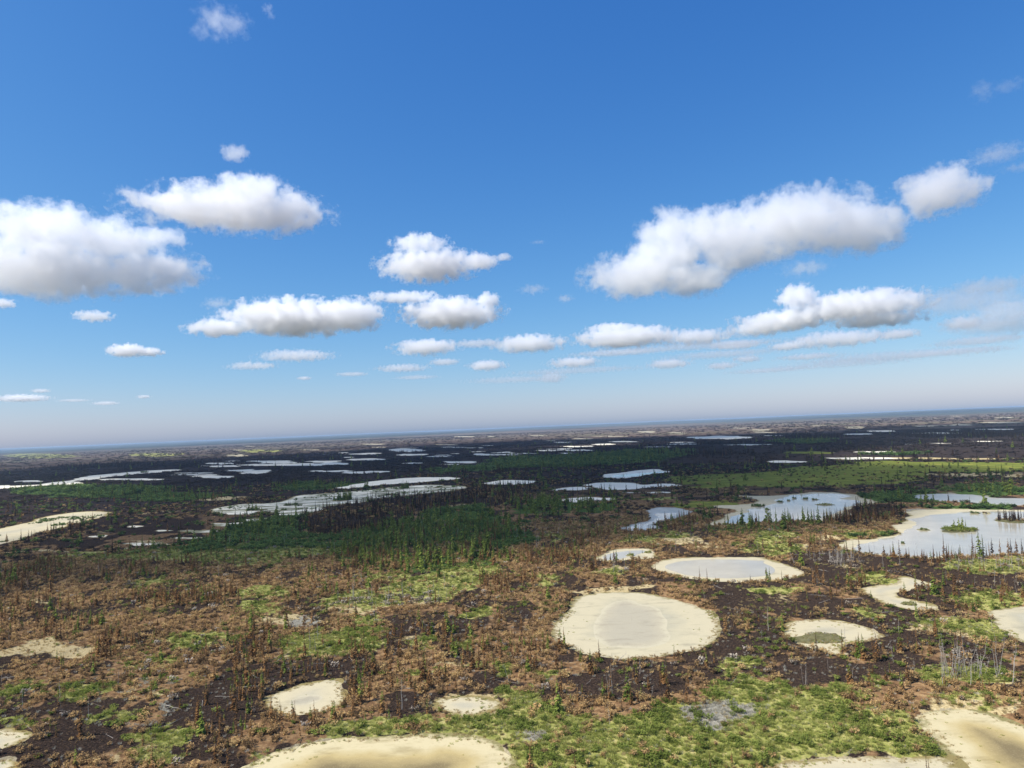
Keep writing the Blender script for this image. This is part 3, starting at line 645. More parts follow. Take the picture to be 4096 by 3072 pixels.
CL = [
 ('ragged small cloud high in the clear blue, largest at the top', [(470,46,42,28),(500,50,36,24),(440,72,26,12)], 1.6, True),
 ('tiny wisp right of the ragged cloud at the top', [(578,20,12,10),(585,34,9,6)], 0.9, True),
 ('little round puff alone above the domed cloud', [(507,330,26,17)], 2.6, False),
 ('domed white cloud with flat grey base, upper of the two left clouds', [(500,452,185,44),(545,415,85,34),(395,448,75,36),(620,460,70,38)], 9, False),
 ('biggest layered cloud cut by the left edge', [(100,500,120,48),(230,518,120,40),(330,512,60,22),(100,580,160,55),(310,585,115,42)], 8, False),
 ('compact white cloud alone in the centre of the sky', [(905,525,62,20),(925,572,105,36),(1030,565,48,20),(1088,556,18,9)], 8, False),
 ('long low cloud with bright left crest below the centre', [(480,708,70,18),(640,685,150,38),(760,680,70,34)], 7, False),
 ('flat cloud touching the long low cloud on its right', [(870,642,80,14),(975,677,105,33),(1055,650,26,18)], 5.5, False),
 ('largest white cloud bank rising to the right', [(1450,500,70,52),(1560,505,120,52),(1720,480,150,62),(1855,492,92,50),(1390,590,125,50),(1500,602,85,38),(1450,548,95,45),(1600,548,110,34)], 9, False),
 ('round white cloud off the upper end of the bank', [(2028,414,74,42),(1985,420,36,30)], 8, False),
 ('ragged pale cloud above the round cloud at the right edge', [(2155,332,48,18),(2195,362,28,9)], 1.5, True),
 ('faint puff high above the right edge clouds', [(2122,197,20,20),(2180,186,34,11)], 1.0, True),
 ('small faint scrap hanging under the largest bank', [(1740,580,48,18)], 1.8, True),
 ('long grey-white cloud under the largest bank, with a knob on top', [(1722,640,40,24),(1850,660,130,30),(1700,690,110,22),(1900,690,90,15)], 5.5, False),
 ('low cloud with a bright peak under the middle of the sky', [(1350,728,110,24),(1322,708,55,12)], 4.5, False),
 ('low pale cloud between the peaked one and the knobbed one', [(1500,728,80,17)], 3.2, False),
 ('low cream-topped cloud left of the peaked one', [(1140,742,85,20)], 4, False),
 ('low cloud with a bright crest, leftmost of the low row', [(920,750,72,18)], 4, False),
 ('faint flat double cloud low on the left', [(640,768,80,13),(545,790,55,9)], 1.6, False),
 ('small white cloud alone low over the left marsh', [(275,757,38,13),(320,760,28,9)], 4, False),
 ('small lens-shaped cloud under the big left cloud', [(202,683,34,11)], 2.4, False),
 ('faint smudge left of the long low cloud', [(470,655,34,12)], 0.8, True),
 ('small pale cloud cut by the left edge', [(5,655,22,9)], 2.0, False),
 ('faint flat cloud under the leftmost of the low row', [(870,795,60,9)], 1.6, False),
 ('small cream cloud in the lowest row, centre', [(1052,789,42,12)], 3.0, False),
 ('small flat cloud below the peaked one', [(1240,783,60,12)], 2.6, False),
 ('small pale cloud in the lowest row right of centre', [(1445,786,50,11)], 2.2, False),
 ('faint pinkish puff nearest the horizon at the centre', [(1192,815,34,13)], 1.2, False),
 ('flat cloud under the knobbed one', [(1810,732,105,16)], 3.0, False),
 ('small cream puff low at the right', [(2080,697,35,13)], 2.0, False),
 ('thin veil of cloud at the right edge above the marsh', [(2180,672,70,20),(2130,700,80,14)], 1.0, False),
 ('thin grey veil under the right edge puff', [(2130,618,70,16)], 0.8, False),
 ('tiny flat cloud low at the left edge', [(48,860,46,7)], 3, False),
 ('tiny streak of cloud low on the left', [(228,871,25,4)], 1.6, False),
 ('tiny dot of cloud above the left horizon', [(310,857,14,4)], 1.6, False),
 ('tiny dot of cloud under the faint double cloud', [(657,817,15,4)], 1.8, False),
 ('tiny pale cloud above the flat one at the left edge', [(88,844,16,4)], 1.5, False),
 ('tiny pale puff in the lowest row towards the right', [(1615,775,30,8)], 1.6, False),
 ('thin flat cloud in the lowest row on the right', [(1750,770,70,7)], 1.4, False),
 ('faint scrap left of the largest bank', [(1150,625,34,12)], 0.7, True),
 ('faint wisp touching the foot of the largest bank', [(1222,645,20,10)], 0.8, True),
 ('tiny wisp between the central cloud and the bank', [(1162,523,18,5)], 0.7, True),
 ('faint long veil low under the knobbed cloud', [(1560,765,130,9)], 0.9, False),
 ('faint flat veil low at the centre', [(1110,820,110,8)], 0.7, False),
 ('faint flat veil above the right horizon', [(1900,770,150,10)], 0.8, False),
]
CL += [('broken low cloud right under the long grey-white one', [(1640,712,70,14)], 2.4, False), ('low ragged cloud right of the flat pale one', [(1590,745,60,10)], 2.0, False), ('small cream cloud under the flat one at right', [(1700,748,40,9)], 2.2, False),
 ('thin pale layer joining the low row', [(1030,742,60,10)], 1.4, False), ('thin grey layer under the low row centre', [(1330,762,110,8)], 1.3, False), ('small puff second in the lowest row', [(960,782,36,8)], 1.6, False),
 ('thin layer at the right edge over the plain', [(2120,735,90,9)], 1.2, False), ('pale low streak at the right edge', [(2060,760,110,8)], 1.0, False), ('small bright puff over the right plain', [(1940,722,40,10)], 2.2, False),
 ('pale streak left of the lowest row', [(760,808,36,5)], 1.2, False), ('faint streak over the left horizon', [(160,865,30,3)], 1.2, False), ('faint low streak at the centre left', [(900,815,50,5)], 0.9, False),
 ('pale puff beneath the knobbed cloud', [(1560,790,36,8)], 1.6, False), ('low streak over the right horizon', [(1660,800,90,6)], 0.9, False), ('broad hazy cloud sheet low at the right edge', [(2080,650,130,26),(2180,700,90,22)], 0.8, False), ('long thin layer between the low rows at right', [(1500,748,220,9)], 0.9, False), ('flat pale layer under the flat cloud row', [(1250,800,160,8)], 0.7, False), ('second flat layer right of the lowest puffs', [(1820,785,150,9)], 0.7, False),
 ('scrap between the two left clouds', [(400,398,12,6)], 0.8, True)]
for n_, (lab, e, od, wi) in enumerate(CL): sky_cloud(lab, e, od * (2.3 if min(q[1] for q in e) > 600 else 1.0), wi, 100 + n_)
# clouds overhead, outside the picture, whose shadows lie on the marsh
SH_OFF = np.array([TO_SUN.x, TO_SUN.y]) / TO_SUN.z
def shade_cloud(label, ells, seed, alt=2200.0, od=1.9):
    """ells: the shadow on the ground (x, y, rx, ry); the cloud hangs towards the sun from it"""
    cx = float(np.mean([e[0] for e in ells])); cyy = float(np.mean([e[1] for e in ells]))
    V, Fc = ICO; vs = []; fs = []
    for k, e in enumerate(ells):
        vs.append(V * np.array((e[2], e[3], 200.0)) + np.array((e[0] - cx, e[1] - cyy, 0.0))); fs.append(Fc + k * len(V))
    me = remeshed(mesh_np('tmp', np.concatenate(vs), np.concatenate(fs)), 40.0, 2); me.name = 'cloud'
    n = len(me.vertices); co = np.empty(n * 3); me.vertices.foreach_get('co', co); co = co.reshape(-1, 3)
    nm = np.empty(n * 3); me.vertices.foreach_get('normal', nm); nm = nm.reshape(-1, 3)
    w = (noise3(co / 260 + seed, seed) - 0.45) * 190 + (noise3(co / 110 + seed, seed + 3) - 0.5) * 90
    me.vertices.foreach_set('co', (co + nm * w[:, None]).ravel()); me.update()
    m, nt, out = new_mat('overhead_vapour'); b = NB(nt)
    v = b.n("ShaderNodeVolumeScatter"); v.inputs['Color'].default_value = (0.998, 0.999, 1.0, 1); v.inputs['Density'].default_value = od / 400.0
    b.l(v.outputs[0], out.inputs['Volume'])
    o = link('cloud', me, m); o.location = (cx + SH_OFF[0] * alt, cyy + SH_OFF[1] * alt, alt)
    tag(o, label, 'cloud', 'clouds overhead')
    return o
shade_cloud('broad cloud overhead shading the dark wood', [(10, 800, 400, 500), (-150, 1150, 480, 520), (300, 1500, 520, 480)], 1)
shade_cloud('cloud overhead shading the left marsh', [(-900, 1700, 560, 640), (-420, 1900, 500, 700)], 2, od=1.5)
shade_cloud('cloud overhead shading the right marsh', [(900, 2000, 650, 620), (1700, 2200, 700, 600)], 3, od=1.5)
shade_cloud('cloud overhead shading the far burnt flats', [(100, 2600, 800, 520)], 4, od=1.5)

# ------------------------------------------------------------------ haze: even air over the whole plain
hz = 48000.0
me = mesh_np('haze', np.array([(sx * hz, sy * hz, z) for z in (-2.0, 66.0) for sx, sy in ((-1, -1), (1, -1), (1, 1), (-1, 1))]),
             [[3, 2, 1, 0], [4, 5, 6, 7], [0, 1, 5, 4], [1, 2, 6, 5], [2, 3, 7, 6], [3, 0, 4, 7]])
mh, nth, outh = new_mat("haze_air"); bh = NB(nth)
pv = bh.n("ShaderNodeVolumePrincipled"); pv.inputs['Color'].default_value = (0.50, 0.67, 0.88, 1); pv.inputs['Density'].default_value = 5.2e-5; pv.inputs['Density Attribute'].default_value = ""; pv.inputs['Anisotropy'].default_value = 0.0
bh.l(pv.outputs[0], outh.inputs['Volume'])
try: mh.cycles.homogeneous_volume = True
except Exception: pass
haze = link('haze', me, mh); tag(haze, kind='stuff')
#@@SECTION3
# ------------------------------------------------------------------ plant shapes (unit height, base at the origin)
def quad_blade(p, q, w, up):
    """flat four-cornered blade from p to q"""
    d = q - p; s = np.cross(d, up); s = s / (np.linalg.norm(s) + 1e-9) * w
    return [p - s * 0.35, p + (q - p) * 0.55 - s, q, p + (q - p) * 0.55 + s]
def stick(p, q, r0, r1, sides=4):
    d = q - p; d = d / (np.linalg.norm(d) + 1e-9)
    a = np.cross(d, np.array([0.3, 0.9, 0.2])); a /= np.linalg.norm(a); b_ = np.cross(d, a)
    V = []; Fq = []
    for (c, r) in ((p, r0), (q, r1)):
        for k in range(sides):
            t = 2 * math.pi * k / sides
            V.append(c + (a * math.cos(t) + b_ * math.sin(t)) * r)
    for k in range(sides):
        k1 = (k + 1) % sides; Fq.append([k, k1, sides + k1, sides + k])
    Fq.append(list(range(sides))[::-1]); Fq.append([sides + k for k in range(sides)])
    return V, Fq
class MB:
    def __init__(s): s.v = []; s.f = []
    def add(s, V, Fq):
        n = len(s.v); s.v += [tuple(p) for p in V]; s.f += [[n + k for k in q] for q in Fq]
    def mesh(s, name, mats):
        me = bpy.data.meshes.new(name); me.from_pydata(s.v, [], s.f); me.update()
        for m in mats: me.materials.append(m)
        return me
def spruce_crown(seed, rmax, z0, levels, full):
    rng = np.random.default_rng(seed); b = MB()
    for i in range(levels):
        t = i / (levels - 1); z = z0 + (1.0 - z0) * t
        R = rmax * ((1 - t) ** 0.75 * 0.92 + 0.08) * rng.uniform(0.72, 1.2)
        n = max(3, int(rng.integers(5, 8) * (1 - 0.4 * t)))
        for k in range(n):
            if rng.random() > full: continue
            a = rng.uniform(0, 2 * math.pi); L = R * rng.uniform(0.6, 1.25)
            p = np.array([0, 0, z + rng.uniform(-0.012, 0.012)]); d = np.array([math.cos(a), math.sin(a), 0])
            q = p + d * L + np.array([0, 0, -L * rng.uniform(0.15, 0.75)])
            b.add(quad_blade(p, q, L * 0.34, np.array([0, 0, 1.0])), [[0, 1, 2, 3]])
            p2 = p + (q - p) * 0.3
            b.add([p2, q, q - np.array([0, 0, L * 0.35]), p2 - np.array([0, 0, L * 0.4])], [[0, 1, 2, 3]])
    b.add(*stick(np.array([0, 0, 0.97]), np.array([0, 0, 1.04]), 0.006, 0.001, 3))
    return b
def spruce_trunk(seed, lean=0.01):
    rng = np.random.default_rng(seed); b = MB()
    p = np.array([0, 0, -0.03])
    for k in range(3):
        q = np.array([rng.uniform(-lean, lean), rng.uniform(-lean, lean), (0.33, 0.66, 0.99)[k]])
        b.add(*stick(p, q, 0.016 - 0.004 * k, 0.012 - 0.004 * k, 5)); p = q
    for k in range(6):
        z = rng.uniform(0.08, 0.4); a = rng.uniform(0, 6.28); L = rng.uniform(0.03, 0.07)
        b.add(*stick(np.array([0, 0, z]), np.array([math.cos(a) * L, math.sin(a) * L, z - 0.01]), 0.003, 0.001, 3))
    return b
def shrub_parts(seed, n_st, n_lf, leaf, spread, upright):
    rng = np.random.default_rng(seed); st = MB(); lf = MB()
    tips = []
    for k in range(n_st):
        a = rng.uniform(0, 6.28); r = spread * math.sqrt(rng.random()); h = rng.uniform(0.55, 1.0) * (1 - 0.35 * r / spread)
        p = np.array([math.cos(a) * r * 0.25, math.sin(a) * r * 0.25, -0.05]); q = np.array([math.cos(a) * r, math.sin(a) * r, h])
        mid = (p + q) / 2 + np.array([0, 0, 0.06])
        st.add(*stick(p, mid, 0.017, 0.012, 3)); st.add(*stick(mid, q, 0.012, 0.005, 3)); tips.append((p, mid, q))
    for k in range(n_lf):
        p, mid, q = tips[rng.integers(len(tips))]
        t = rng.uniform(0.25, 1.05); c = mid + (q - mid) * t if rng.random() < 0.75 else p + (mid - p) * rng.uniform(0.5, 1)
        c = c + rng.normal(0, 0.09, 3); c[2] = max(c[2], 0.03)
        d = rng.normal(0, 1, 3); d[2] = abs(d[2]) * 0.35 * upright; d /= np.linalg.norm(d)
        L = leaf * rng.uniform(0.6, 1.4)
        lf.add(quad_blade(c - d * L * 0.5, c + d * L * 0.5, L * rng.uniform(0.26, 0.46), np.array([0, 0, 1.0]) + rng.normal(0, 0.55, 3)), [[0, 1, 2, 3]])
    return st, lf
def tuft(seed, n, wid, spread, droop):
    rng = np.random.default_rng(seed); b = MB()
    for k in range(n):
        a = rng.uniform(0, 6.28); r = spread * math.sqrt(rng.random()) * 0.6
        p = np.array([math.cos(a) * r, math.sin(a) * r, -0.03]); a2 = a + rng.normal(0, 0.7)
        h = rng.uniform(0.5, 1.0); q = p + np.array([math.cos(a2) * spread * droop * rng.random(), math.sin(a2) * spread * droop * rng.random(), h])
        s = np.array([-math.sin(a2), math.cos(a2), 0]) * wid
        mid = p + (q - p) * 0.5 + np.array([0, 0, 0.1])
        b.add([p - s, p + s, mid + s * 0.8, q, mid - s * 0.8], [[0, 1, 2, 3, 4]])
    return b
def snag_parts(seed):
    rng = np.random.default_rng(seed); tr = MB(); br = MB()
    p = np.array([0, 0, -0.03]); pts = [p]
    for k in range(4):
        q = np.array([rng.normal(0, 0.012), rng.normal(0, 0.012), (k + 1) / 4.0])
        tr.add(*stick(p, q, 0.0100 - 0.0021 * k, 0.0079 - 0.0021 * k, 5)); p = q
    for k in range(9):
        z = rng.uniform(0.25, 0.97); a = rng.uniform(0, 6.28); L = rng.uniform(0.03, 0.11)
        br.add(*stick(np.array([0, 0, z]), np.array([math.cos(a) * L, math.sin(a) * L, z + rng.uniform(-0.03, 0.06)]), 0.004, 0.0015, 3))
    return tr, br
def joined(parts, name):
    """several (MB, material) as one mesh for the uncountable mass"""
    me = bpy.data.meshes.new(name); v = []; f = []; mi = []; mats = []
    for b, m in parts:
        n = len(v); v += b.v; f += [[n + k for k in q] for q in b.f]; mi += [len(mats)] * len(b.f); mats.append(m)
    me.from_pydata(v, [], f); me.update()
    for m in mats: me.materials.append(m)
    me.polygons.foreach_set('material_index', mi)
    return me

KIND = {}      # kind -> list of variants: list of (part name, mesh) + joined mesh
def kind(name, variants):
    KIND[name] = []
    for parts in variants:
        KIND[name].append(([(pn, b.mesh(pn, [m])) for pn, b, m in parts], joined([(b, m) for _, b, m in parts], name)))
CROWN = dict(slim=(0.10, 0.06, 22, 0.95), mid=(0.15, 0.05, 22, 1.0), broad=(0.21, 0.04, 20, 1.0), thin=(0.12, 0.22, 20, 0.7), pole=(0.07, 0.08, 22, 0.95))
def sp(seed, shape, leaf, bark='bark'):
    return [('crown', spruce_crown(seed, *CROWN[shape]), M[leaf]), ('trunk', spruce_trunk(seed), M[bark])]
kind('green_spruce', [sp(1, 'mid', 'spruce_green'), sp(2, 'broad', 'spruce_green'), sp(3, 'slim', 'spruce_green')])
kind('singed_spruce', [sp(4, 'slim', 'spruce_half'), sp(5, 'mid', 'spruce_half'), sp(6, 'pole', 'spruce_half')])
kind('scorched_spruce', [sp(7, 'slim', 'spruce_brown'), sp(8, 'thin', 'spruce_brown'), sp(9, 'pole', 'spruce_brown')])
kind('charred_spruce', [sp(10, 'pole', 'spruce_black', 'charwood'), sp(11, 'thin', 'spruce_black', 'charwood'), sp(12, 'slim', 'spruce_black', 'charwood')])
def sh(seed, leaf, n_st, n_lf, size, spread, up):
    st, lf = shrub_parts(seed, n_st, n_lf, size, spread, up)
    return [('foliage', lf, M[leaf]), ('stems', st, M['bark'])]
kind('scorched_shrub', [sh(21, 'shrub_brown', 11, 95, 0.19, 0.62, 1.6), sh(22, 'shrub_brown', 8, 70, 0.17, 0.5, 2.2), sh(23, 'shrub_brown', 14, 120, 0.2, 0.75, 1.3)])
kind('green_shrub', [sh(31, 'shrub_green', 10, 150, 0.2, 0.62, 1.0), sh(32, 'shrub_green', 9, 120, 0.18, 0.7, 1.2)])
kind('dark_shrub', [sh(41, 'shrub_dark', 10, 160, 0.22, 0.6, 1.0), sh(42, 'shrub_dark', 9, 140, 0.22, 0.7, 1.0)])
kind('ashen_shrub', [sh(24, 'ash', 11, 95, 0.19, 0.62, 1.6), sh(25, 'ash', 14, 120, 0.2, 0.75, 1.3)])
kind('bare_shrub', [sh(51, 'twig', 16, 40, 0.24, 0.55, 3.0)])
def sg(seed):
    tr, br = snag_parts(seed); return [('trunk', tr, M['snag']), ('branches', br, M['snag'])]
kind('dead_snag', [sg(61), sg(62), sg(63)])
def lg(seed, m):
    b = snag_parts(seed); return [('trunk', b[0], M[m]), ('branches', b[1], M[m])]
kind('fallen_log', [lg(71, 'snag'), lg(72, 'snag'), lg(73, 'charwood')])
kind('sedge', [[('blades', tuft(81, 26, 0.035, 0.55, 0.9), M['grass'])], [('blades', tuft(82, 22, 0.045, 0.7, 0.8), M['grass'])]])
kind('straw', [[('blades', tuft(83, 26, 0.035, 0.6, 0.9), M['straw'])]])
kind('reed', [[('blades', tuft(84, 22, 0.03, 0.6, 0.7), M['graygrass'])]])

# ------------------------------------------------------------------ where plants stand
PL = {k: [] for k in KIND}           # kind -> rows x, y, z, height, width factor, rot z, tilt, tilt azimuth
def add(k, x, y, h, wf=1.0, tilt=0.0, z=None):
    x = np.atleast_1d(np.asarray(x, float)); y = np.atleast_1d(np.asarray(y, float)); n = len(x)
    if n == 0: return
    zz = height(x, y) if z is None else np.full(n, z)
    h = np.broadcast_to(h, n); wf = np.broadcast_to(wf, n); tilt = np.broadcast_to(tilt, n)
    PL[k].append(np.stack([x, y, zz, h, wf, RNG.uniform(0, 2 * math.pi, n), tilt, RNG.uniform(0, 2 * math.pi, n)], 1))
def polar(n, r0, r1, half=43.0):
    r = np.sqrt(RNG.uniform(r0 * r0, r1 * r1, n)); a = np.radians(RNG.uniform(-half, half, n))
    return r * np.sin(a), r * np.cos(a), r
def cover(x, y, ks): return {k: field(k, x, y) for k in ks}
U = lambda n, a, b: RNG.uniform(a, b, n)
# --- the near ground, to about 450 m
x, y, r = polar(120000, 100, 460)
pd = pond_dist(x, y); c = cover(x, y, ('green', 'dark', 'tan', 'char', 'gray', 'forest', 'burnt', 'olive', 'reed', 'sparse', 'rust'))
nz = fbm(x / 9, y / 16, 31, 4); nf = fbm(x / 3.5, y / 4.5, 37, 3); land = pd > 0.6
u = RNG.random(len(x))
pb = (0.16 + 0.72 * sstep(0.34, 0.56, nz)) * sstep(0.28, 0.55, nf + 0.10) * (1 - 0.90 * c['char']) * (1 - 0.62 * c['sparse']) * (1 - 0.85 * c['green']) * (1 - 0.95 * c['tan']) * (1 - 0.8 * c['gray']) * (1 - 0.8 * c['dark'])
pb = np.where((pd > 0.6) & (pd < 2.6), np.maximum(pb, 0.42 * (1 - c['green'])), pb)      # brush along the shores
m = land & (u < pb)
add('scorched_shrub', x[m], y[m], 0.5 + 1.25 * U(m.sum(), 0, 1) ** 1.6, U(m.sum(), 0.75, 1.3), U(m.sum(), 0, 0.25))
u2 = RNG.random(len(x))
m = land & (u2 < 0.42 * c['green'] * sstep(0.46, 0.64, nf) + 0.13 * sstep(0.55, 0.68, fbm(x / 22, y / 30, 333, 3)) * (1 - c['char']) + 0.015 + 0.25 * c['dark'] * (r < 400) + 0.15 * c['forest'] * (r < 400))
add('green_shrub', x[m], y[m], 0.35 + 1.0 * U(m.sum(), 0, 1) ** 1.7, U(m.sum(), 0.95, 1.6))
m = land & (RNG.random(len(x)) < 0.55 * c['dark'] * sstep(0.36, 0.56, fbm(x / 12, y / 16, 611, 3))); add('dark_shrub', x[m], y[m], U(m.sum(), 0.9, 2.6), U(m.sum(), 0.9, 1.4))
m = land & (RNG.random(len(x)) < (0.004 + 0.05 * c['gray'] + 0.05 * c['reed']) * (1 - 0.9 * c['green'] * (r < 220)))
add('bare_shrub', x[m], y[m], U(m.sum(), 1.2, 2.2), 1.0)
m = land & (RNG.random(len(x)) < 0.008 + 0.010 * c['char'])
add('fallen_log', x[m], y[m], U(m.sum(), 2.5, 6.5), U(m.sum(), 0.9, 1.3), math.pi / 2 - U(m.sum(), 0.0, 0.12))
m = land & (RNG.random(len(x)) < 0.0015 + 0.05 * c['reed'])
add('dead_snag', x[m], y[m], U(m.sum(), 3, 7.5), 1.0, np.abs(RNG.normal(0.0, 0.16, m.sum())))
cl = fbm(x / 30, y / 30, 91, 3)
base = 0.10 * sstep(0.50, 0.66, cl) + 0.010
base = base * (1 - (0.75 + 0.25 * (r < 200)) * c['green']) * (1 - 0.6 * c['char']) * (1 - 0.9 * c['tan']) * (1 - 0.9 * c['gray']) * (1 - 0.5 * c['dark'])
k = RNG.random(len(x)); u3 = RNG.random(len(x))
sel = land & (u3 < base) & (c['forest'] < 0.3) & (c['burnt'] < 0.3)
for kd, lo, hi in (('scorched_spruce', 0.0, 0.50), ('singed_spruce', 0.50, 0.86), ('green_spruce', 0.86, 1.0)):
    m = sel & (k >= lo) & (k < hi)
    add(kd, x[m], y[m], 1.7 + 5.0 * U(m.sum(), 0, 1) ** 1.5, U(m.sum(), 0.85, 1.2), np.abs(RNG.normal(0, 0.03, m.sum())))
sel = land & (u3 < 0.19 * c['rust'])
m = sel & (k < 0.7); add('scorched_spruce', x[m], y[m], 1.6 + 4.6 * U(m.sum(), 0, 1) ** 1.4, U(m.sum(), 0.9, 1.3), np.abs(RNG.normal(0, 0.04, m.sum())))
m = sel & (k >= 0.7); add('singed_spruce', x[m], y[m], U(m.sum(), 2.2, 6.0), U(m.sum(), 0.9, 1.2))
sel = land & (u3 < 0.075 * c['forest'])
m = sel & (k < 0.55); add('green_spruce', x[m], y[m], 3.2 + 7.5 * U(m.sum(), 0, 1) ** 1.8, U(m.sum(), 0.9, 1.3))
m = sel & (k >= 0.55) & (k < 0.8); add('singed_spruce', x[m], y[m], U(m.sum(), 3, 8.5), 1.0)
m = sel & (k >= 0.8); add('scorched_spruce', x[m], y[m], U(m.sum(), 3, 7), 1.0)
sel = land & (u3 < 0.20 * c['burnt'])
m = sel & (k < 0.6); add('charred_spruce', x[m], y[m], U(m.sum(), 3.5, 8.5), 1.1)
m = sel & (k >= 0.6); add('scorched_spruce', x[m], y[m], U(m.sum(), 3, 7.5), 1.1)
m = land & (RNG.random(len(x)) < 0.75 * c['green'] * (1 - c['gray']) + 0.12 * c['olive'])
add('sedge', x[m], y[m], U(m.sum(), 0.35, 0.8), U(m.sum(), 1.2, 2.2))
m = land & (RNG.random(len(x)) < 0.35 * c['tan'] + 0.16 * c['green'] + 0.03 + 0.16 * ((pd > 0.6) & (pd < 2.2)))
add('straw', x[m], y[m], U(m.sum(), 0.3, 0.7), U(m.sum(), 1.2, 2.0))
# extra blades of the nearest meadow and of the grey dead patch
x, y, r = polar(75000, 105, 235, 40)
pd = pond_dist(x, y); g = field('green', x, y); gy2 = field('gray', x, y); tn = field('tan', x, y); nf = fbm(x / 4.5, y / 5, 57, 3)
m = (pd > 0.5) & (RNG.random(len(x)) < 0.55 * g * (1 - gy2)) ; add('sedge', x[m], y[m], U(m.sum(), 0.3, 0.7), U(m.sum(), 1.1, 2.0))
m = (pd > 0.5) & (RNG.random(len(x)) < g * (1 - gy2) * sstep(0.52, 0.68, nf) * 0.42); add('green_shrub', x[m], y[m], U(m.sum(), 0.4, 1.15), U(m.sum(), 1.0, 1.6))
m = (pd > 0.5) & (RNG.random(len(x)) < 0.9 * gy2 + 0.03); add('reed', x[m], y[m], U(m.sum(), 0.3, 0.65), U(m.sum(), 1.2, 2.0))
m = (pd > 0.2) & (RNG.random(len(x)) < 0.4 * tn); add('straw', x[m], y[m], U(m.sum(), 0.25, 0.5), U(m.sum(), 1.2, 2.0))
m = (pd < 0.2) & (pd > -2.2) & (RNG.random(len(x)) < 0.35); add('straw', x[m], y[m], U(m.sum(), 0.15, 0.45), U(m.sum(), 1.2, 2.4), z=-0.05)
m = (pd < 0.6) & (pd > -2.6) & (RNG.random(len(x)) < 0.22 * (fbm(x / 14, y / 14, 75, 3) > 0.52)); add('sedge', x[m], y[m], U(m.sum(), 0.2, 0.5), U(m.sum(), 1.2, 2.4), z=-0.05)
m = (pd < -1.0) & (pd > -9) & (RNG.random(len(x)) < 0.05 * (fbm(x / 5, y / 5, 71, 3) > 0.55)); add('sedge', x[m], y[m], U(m.sum(), 0.12, 0.3), U(m.sum(), 1.5, 3.0), z=-0.05)
# clumps of bush out on the wide mud flat
FL = [p for p in PONDS if p['key'] in ('flat', 'left pan')]
for p in FL:
    lo, hi = p['P'].min(0), p['P'].max(0); x = U(9000, lo[0], hi[0]); y = U(9000, lo[1], hi[1])
    m = (sdf(p['P'], x, y, 5) < -3) & (fbm(x / 16, y / 26, 501, 3) > 0.585) & (RNG.random(9000) < 0.30)
    add('dark_shrub', x[m], y[m], U(m.sum(), 0.6, 1.6), U(m.sum(), 1.0, 1.8), z=0.0)
# --- middle ground 440..1000 m
x, y, r = polar(70000, 440, 1000)
pd = pond_dist(x, y); c = cover(x, y, ('green', 'dark', 'tan', 'char', 'forest', 'burnt', 'olive')); land = pd > 1.0
nz = fbm(x / 30, y / 45, 131, 4); k = RNG.random(len(x)); u = RNG.random(len(x))
m = land & (u < (0.06 + 0.5 * sstep(0.42, 0.62, nz)) * (1 - 0.85 * c['olive']) * (1 - 0.7 * c['char']) * (1 - 0.8 * c['dark']) * (1 - 0.7 * c['green']) * (1 - 0.5 * c['tan']))
ma = m & (RNG.random(len(x)) < 0.45 + 0.4 * sstep(600, 900, r)); m = m & ~ma
add('scorched_shrub', x[m], y[m], U(m.sum(), 0.9, 2.0), U(m.sum(), 1.2, 2.2)); add('ashen_shrub', x[ma], y[ma], U(ma.sum(), 0.9, 2.0), U(ma.sum(), 1.2, 2.2))
m = land & (u < 0.95 * c['dark'] * sstep(0.36, 0.54, fbm(x / 20, y / 30, 613, 3)) + 0.03 * (1 - c['olive'])); add('dark_shrub', x[m], y[m], U(m.sum(), 1.2, 3.0), U(m.sum(), 1.1, 1.9))
m = land & (u > 0.8) & (c['green'] > 0.4); add('green_shrub', x[m], y[m], U(m.sum(), 0.9, 2.0), U(m.sum(), 1.1, 1.9))
u = RNG.random(len(x)); cl = fbm(x / 60, y / 60, 191, 3)
bs = 0.05 * sstep(0.55, 0.7, cl) + 0.010
m = land & (u < bs * (1 - c['olive'])) & (k < 0.55); add('charred_spruce', x[m], y[m], U(m.sum(), 4, 9), 1.1)
m = land & (u < bs * (1 - c['olive'])) & (k >= 0.55); add('scorched_spruce', x[m], y[m], U(m.sum(), 3.5, 8), 1.1)
m = land & (u > 1 - 0.05 * (c['dark'] + 0.12) - 0.16 * c['forest']); add('green_spruce', x[m], y[m], 4 + 8 * U(m.sum(), 0, 1) ** 1.8, U(m.sum(), 0.9, 1.3))
m = land & (u > 0.80) & (RNG.random(len(x)) < c['burnt']); add('charred_spruce', x[m], y[m], 3.5 + 6 * U(m.sum(), 0, 1) ** 1.6, 1.2)
m = land & (u < 0.12) & (RNG.random(len(x)) < c['burnt']); add('scorched_spruce', x[m], y[m], U(m.sum(), 3, 7), 1.2)
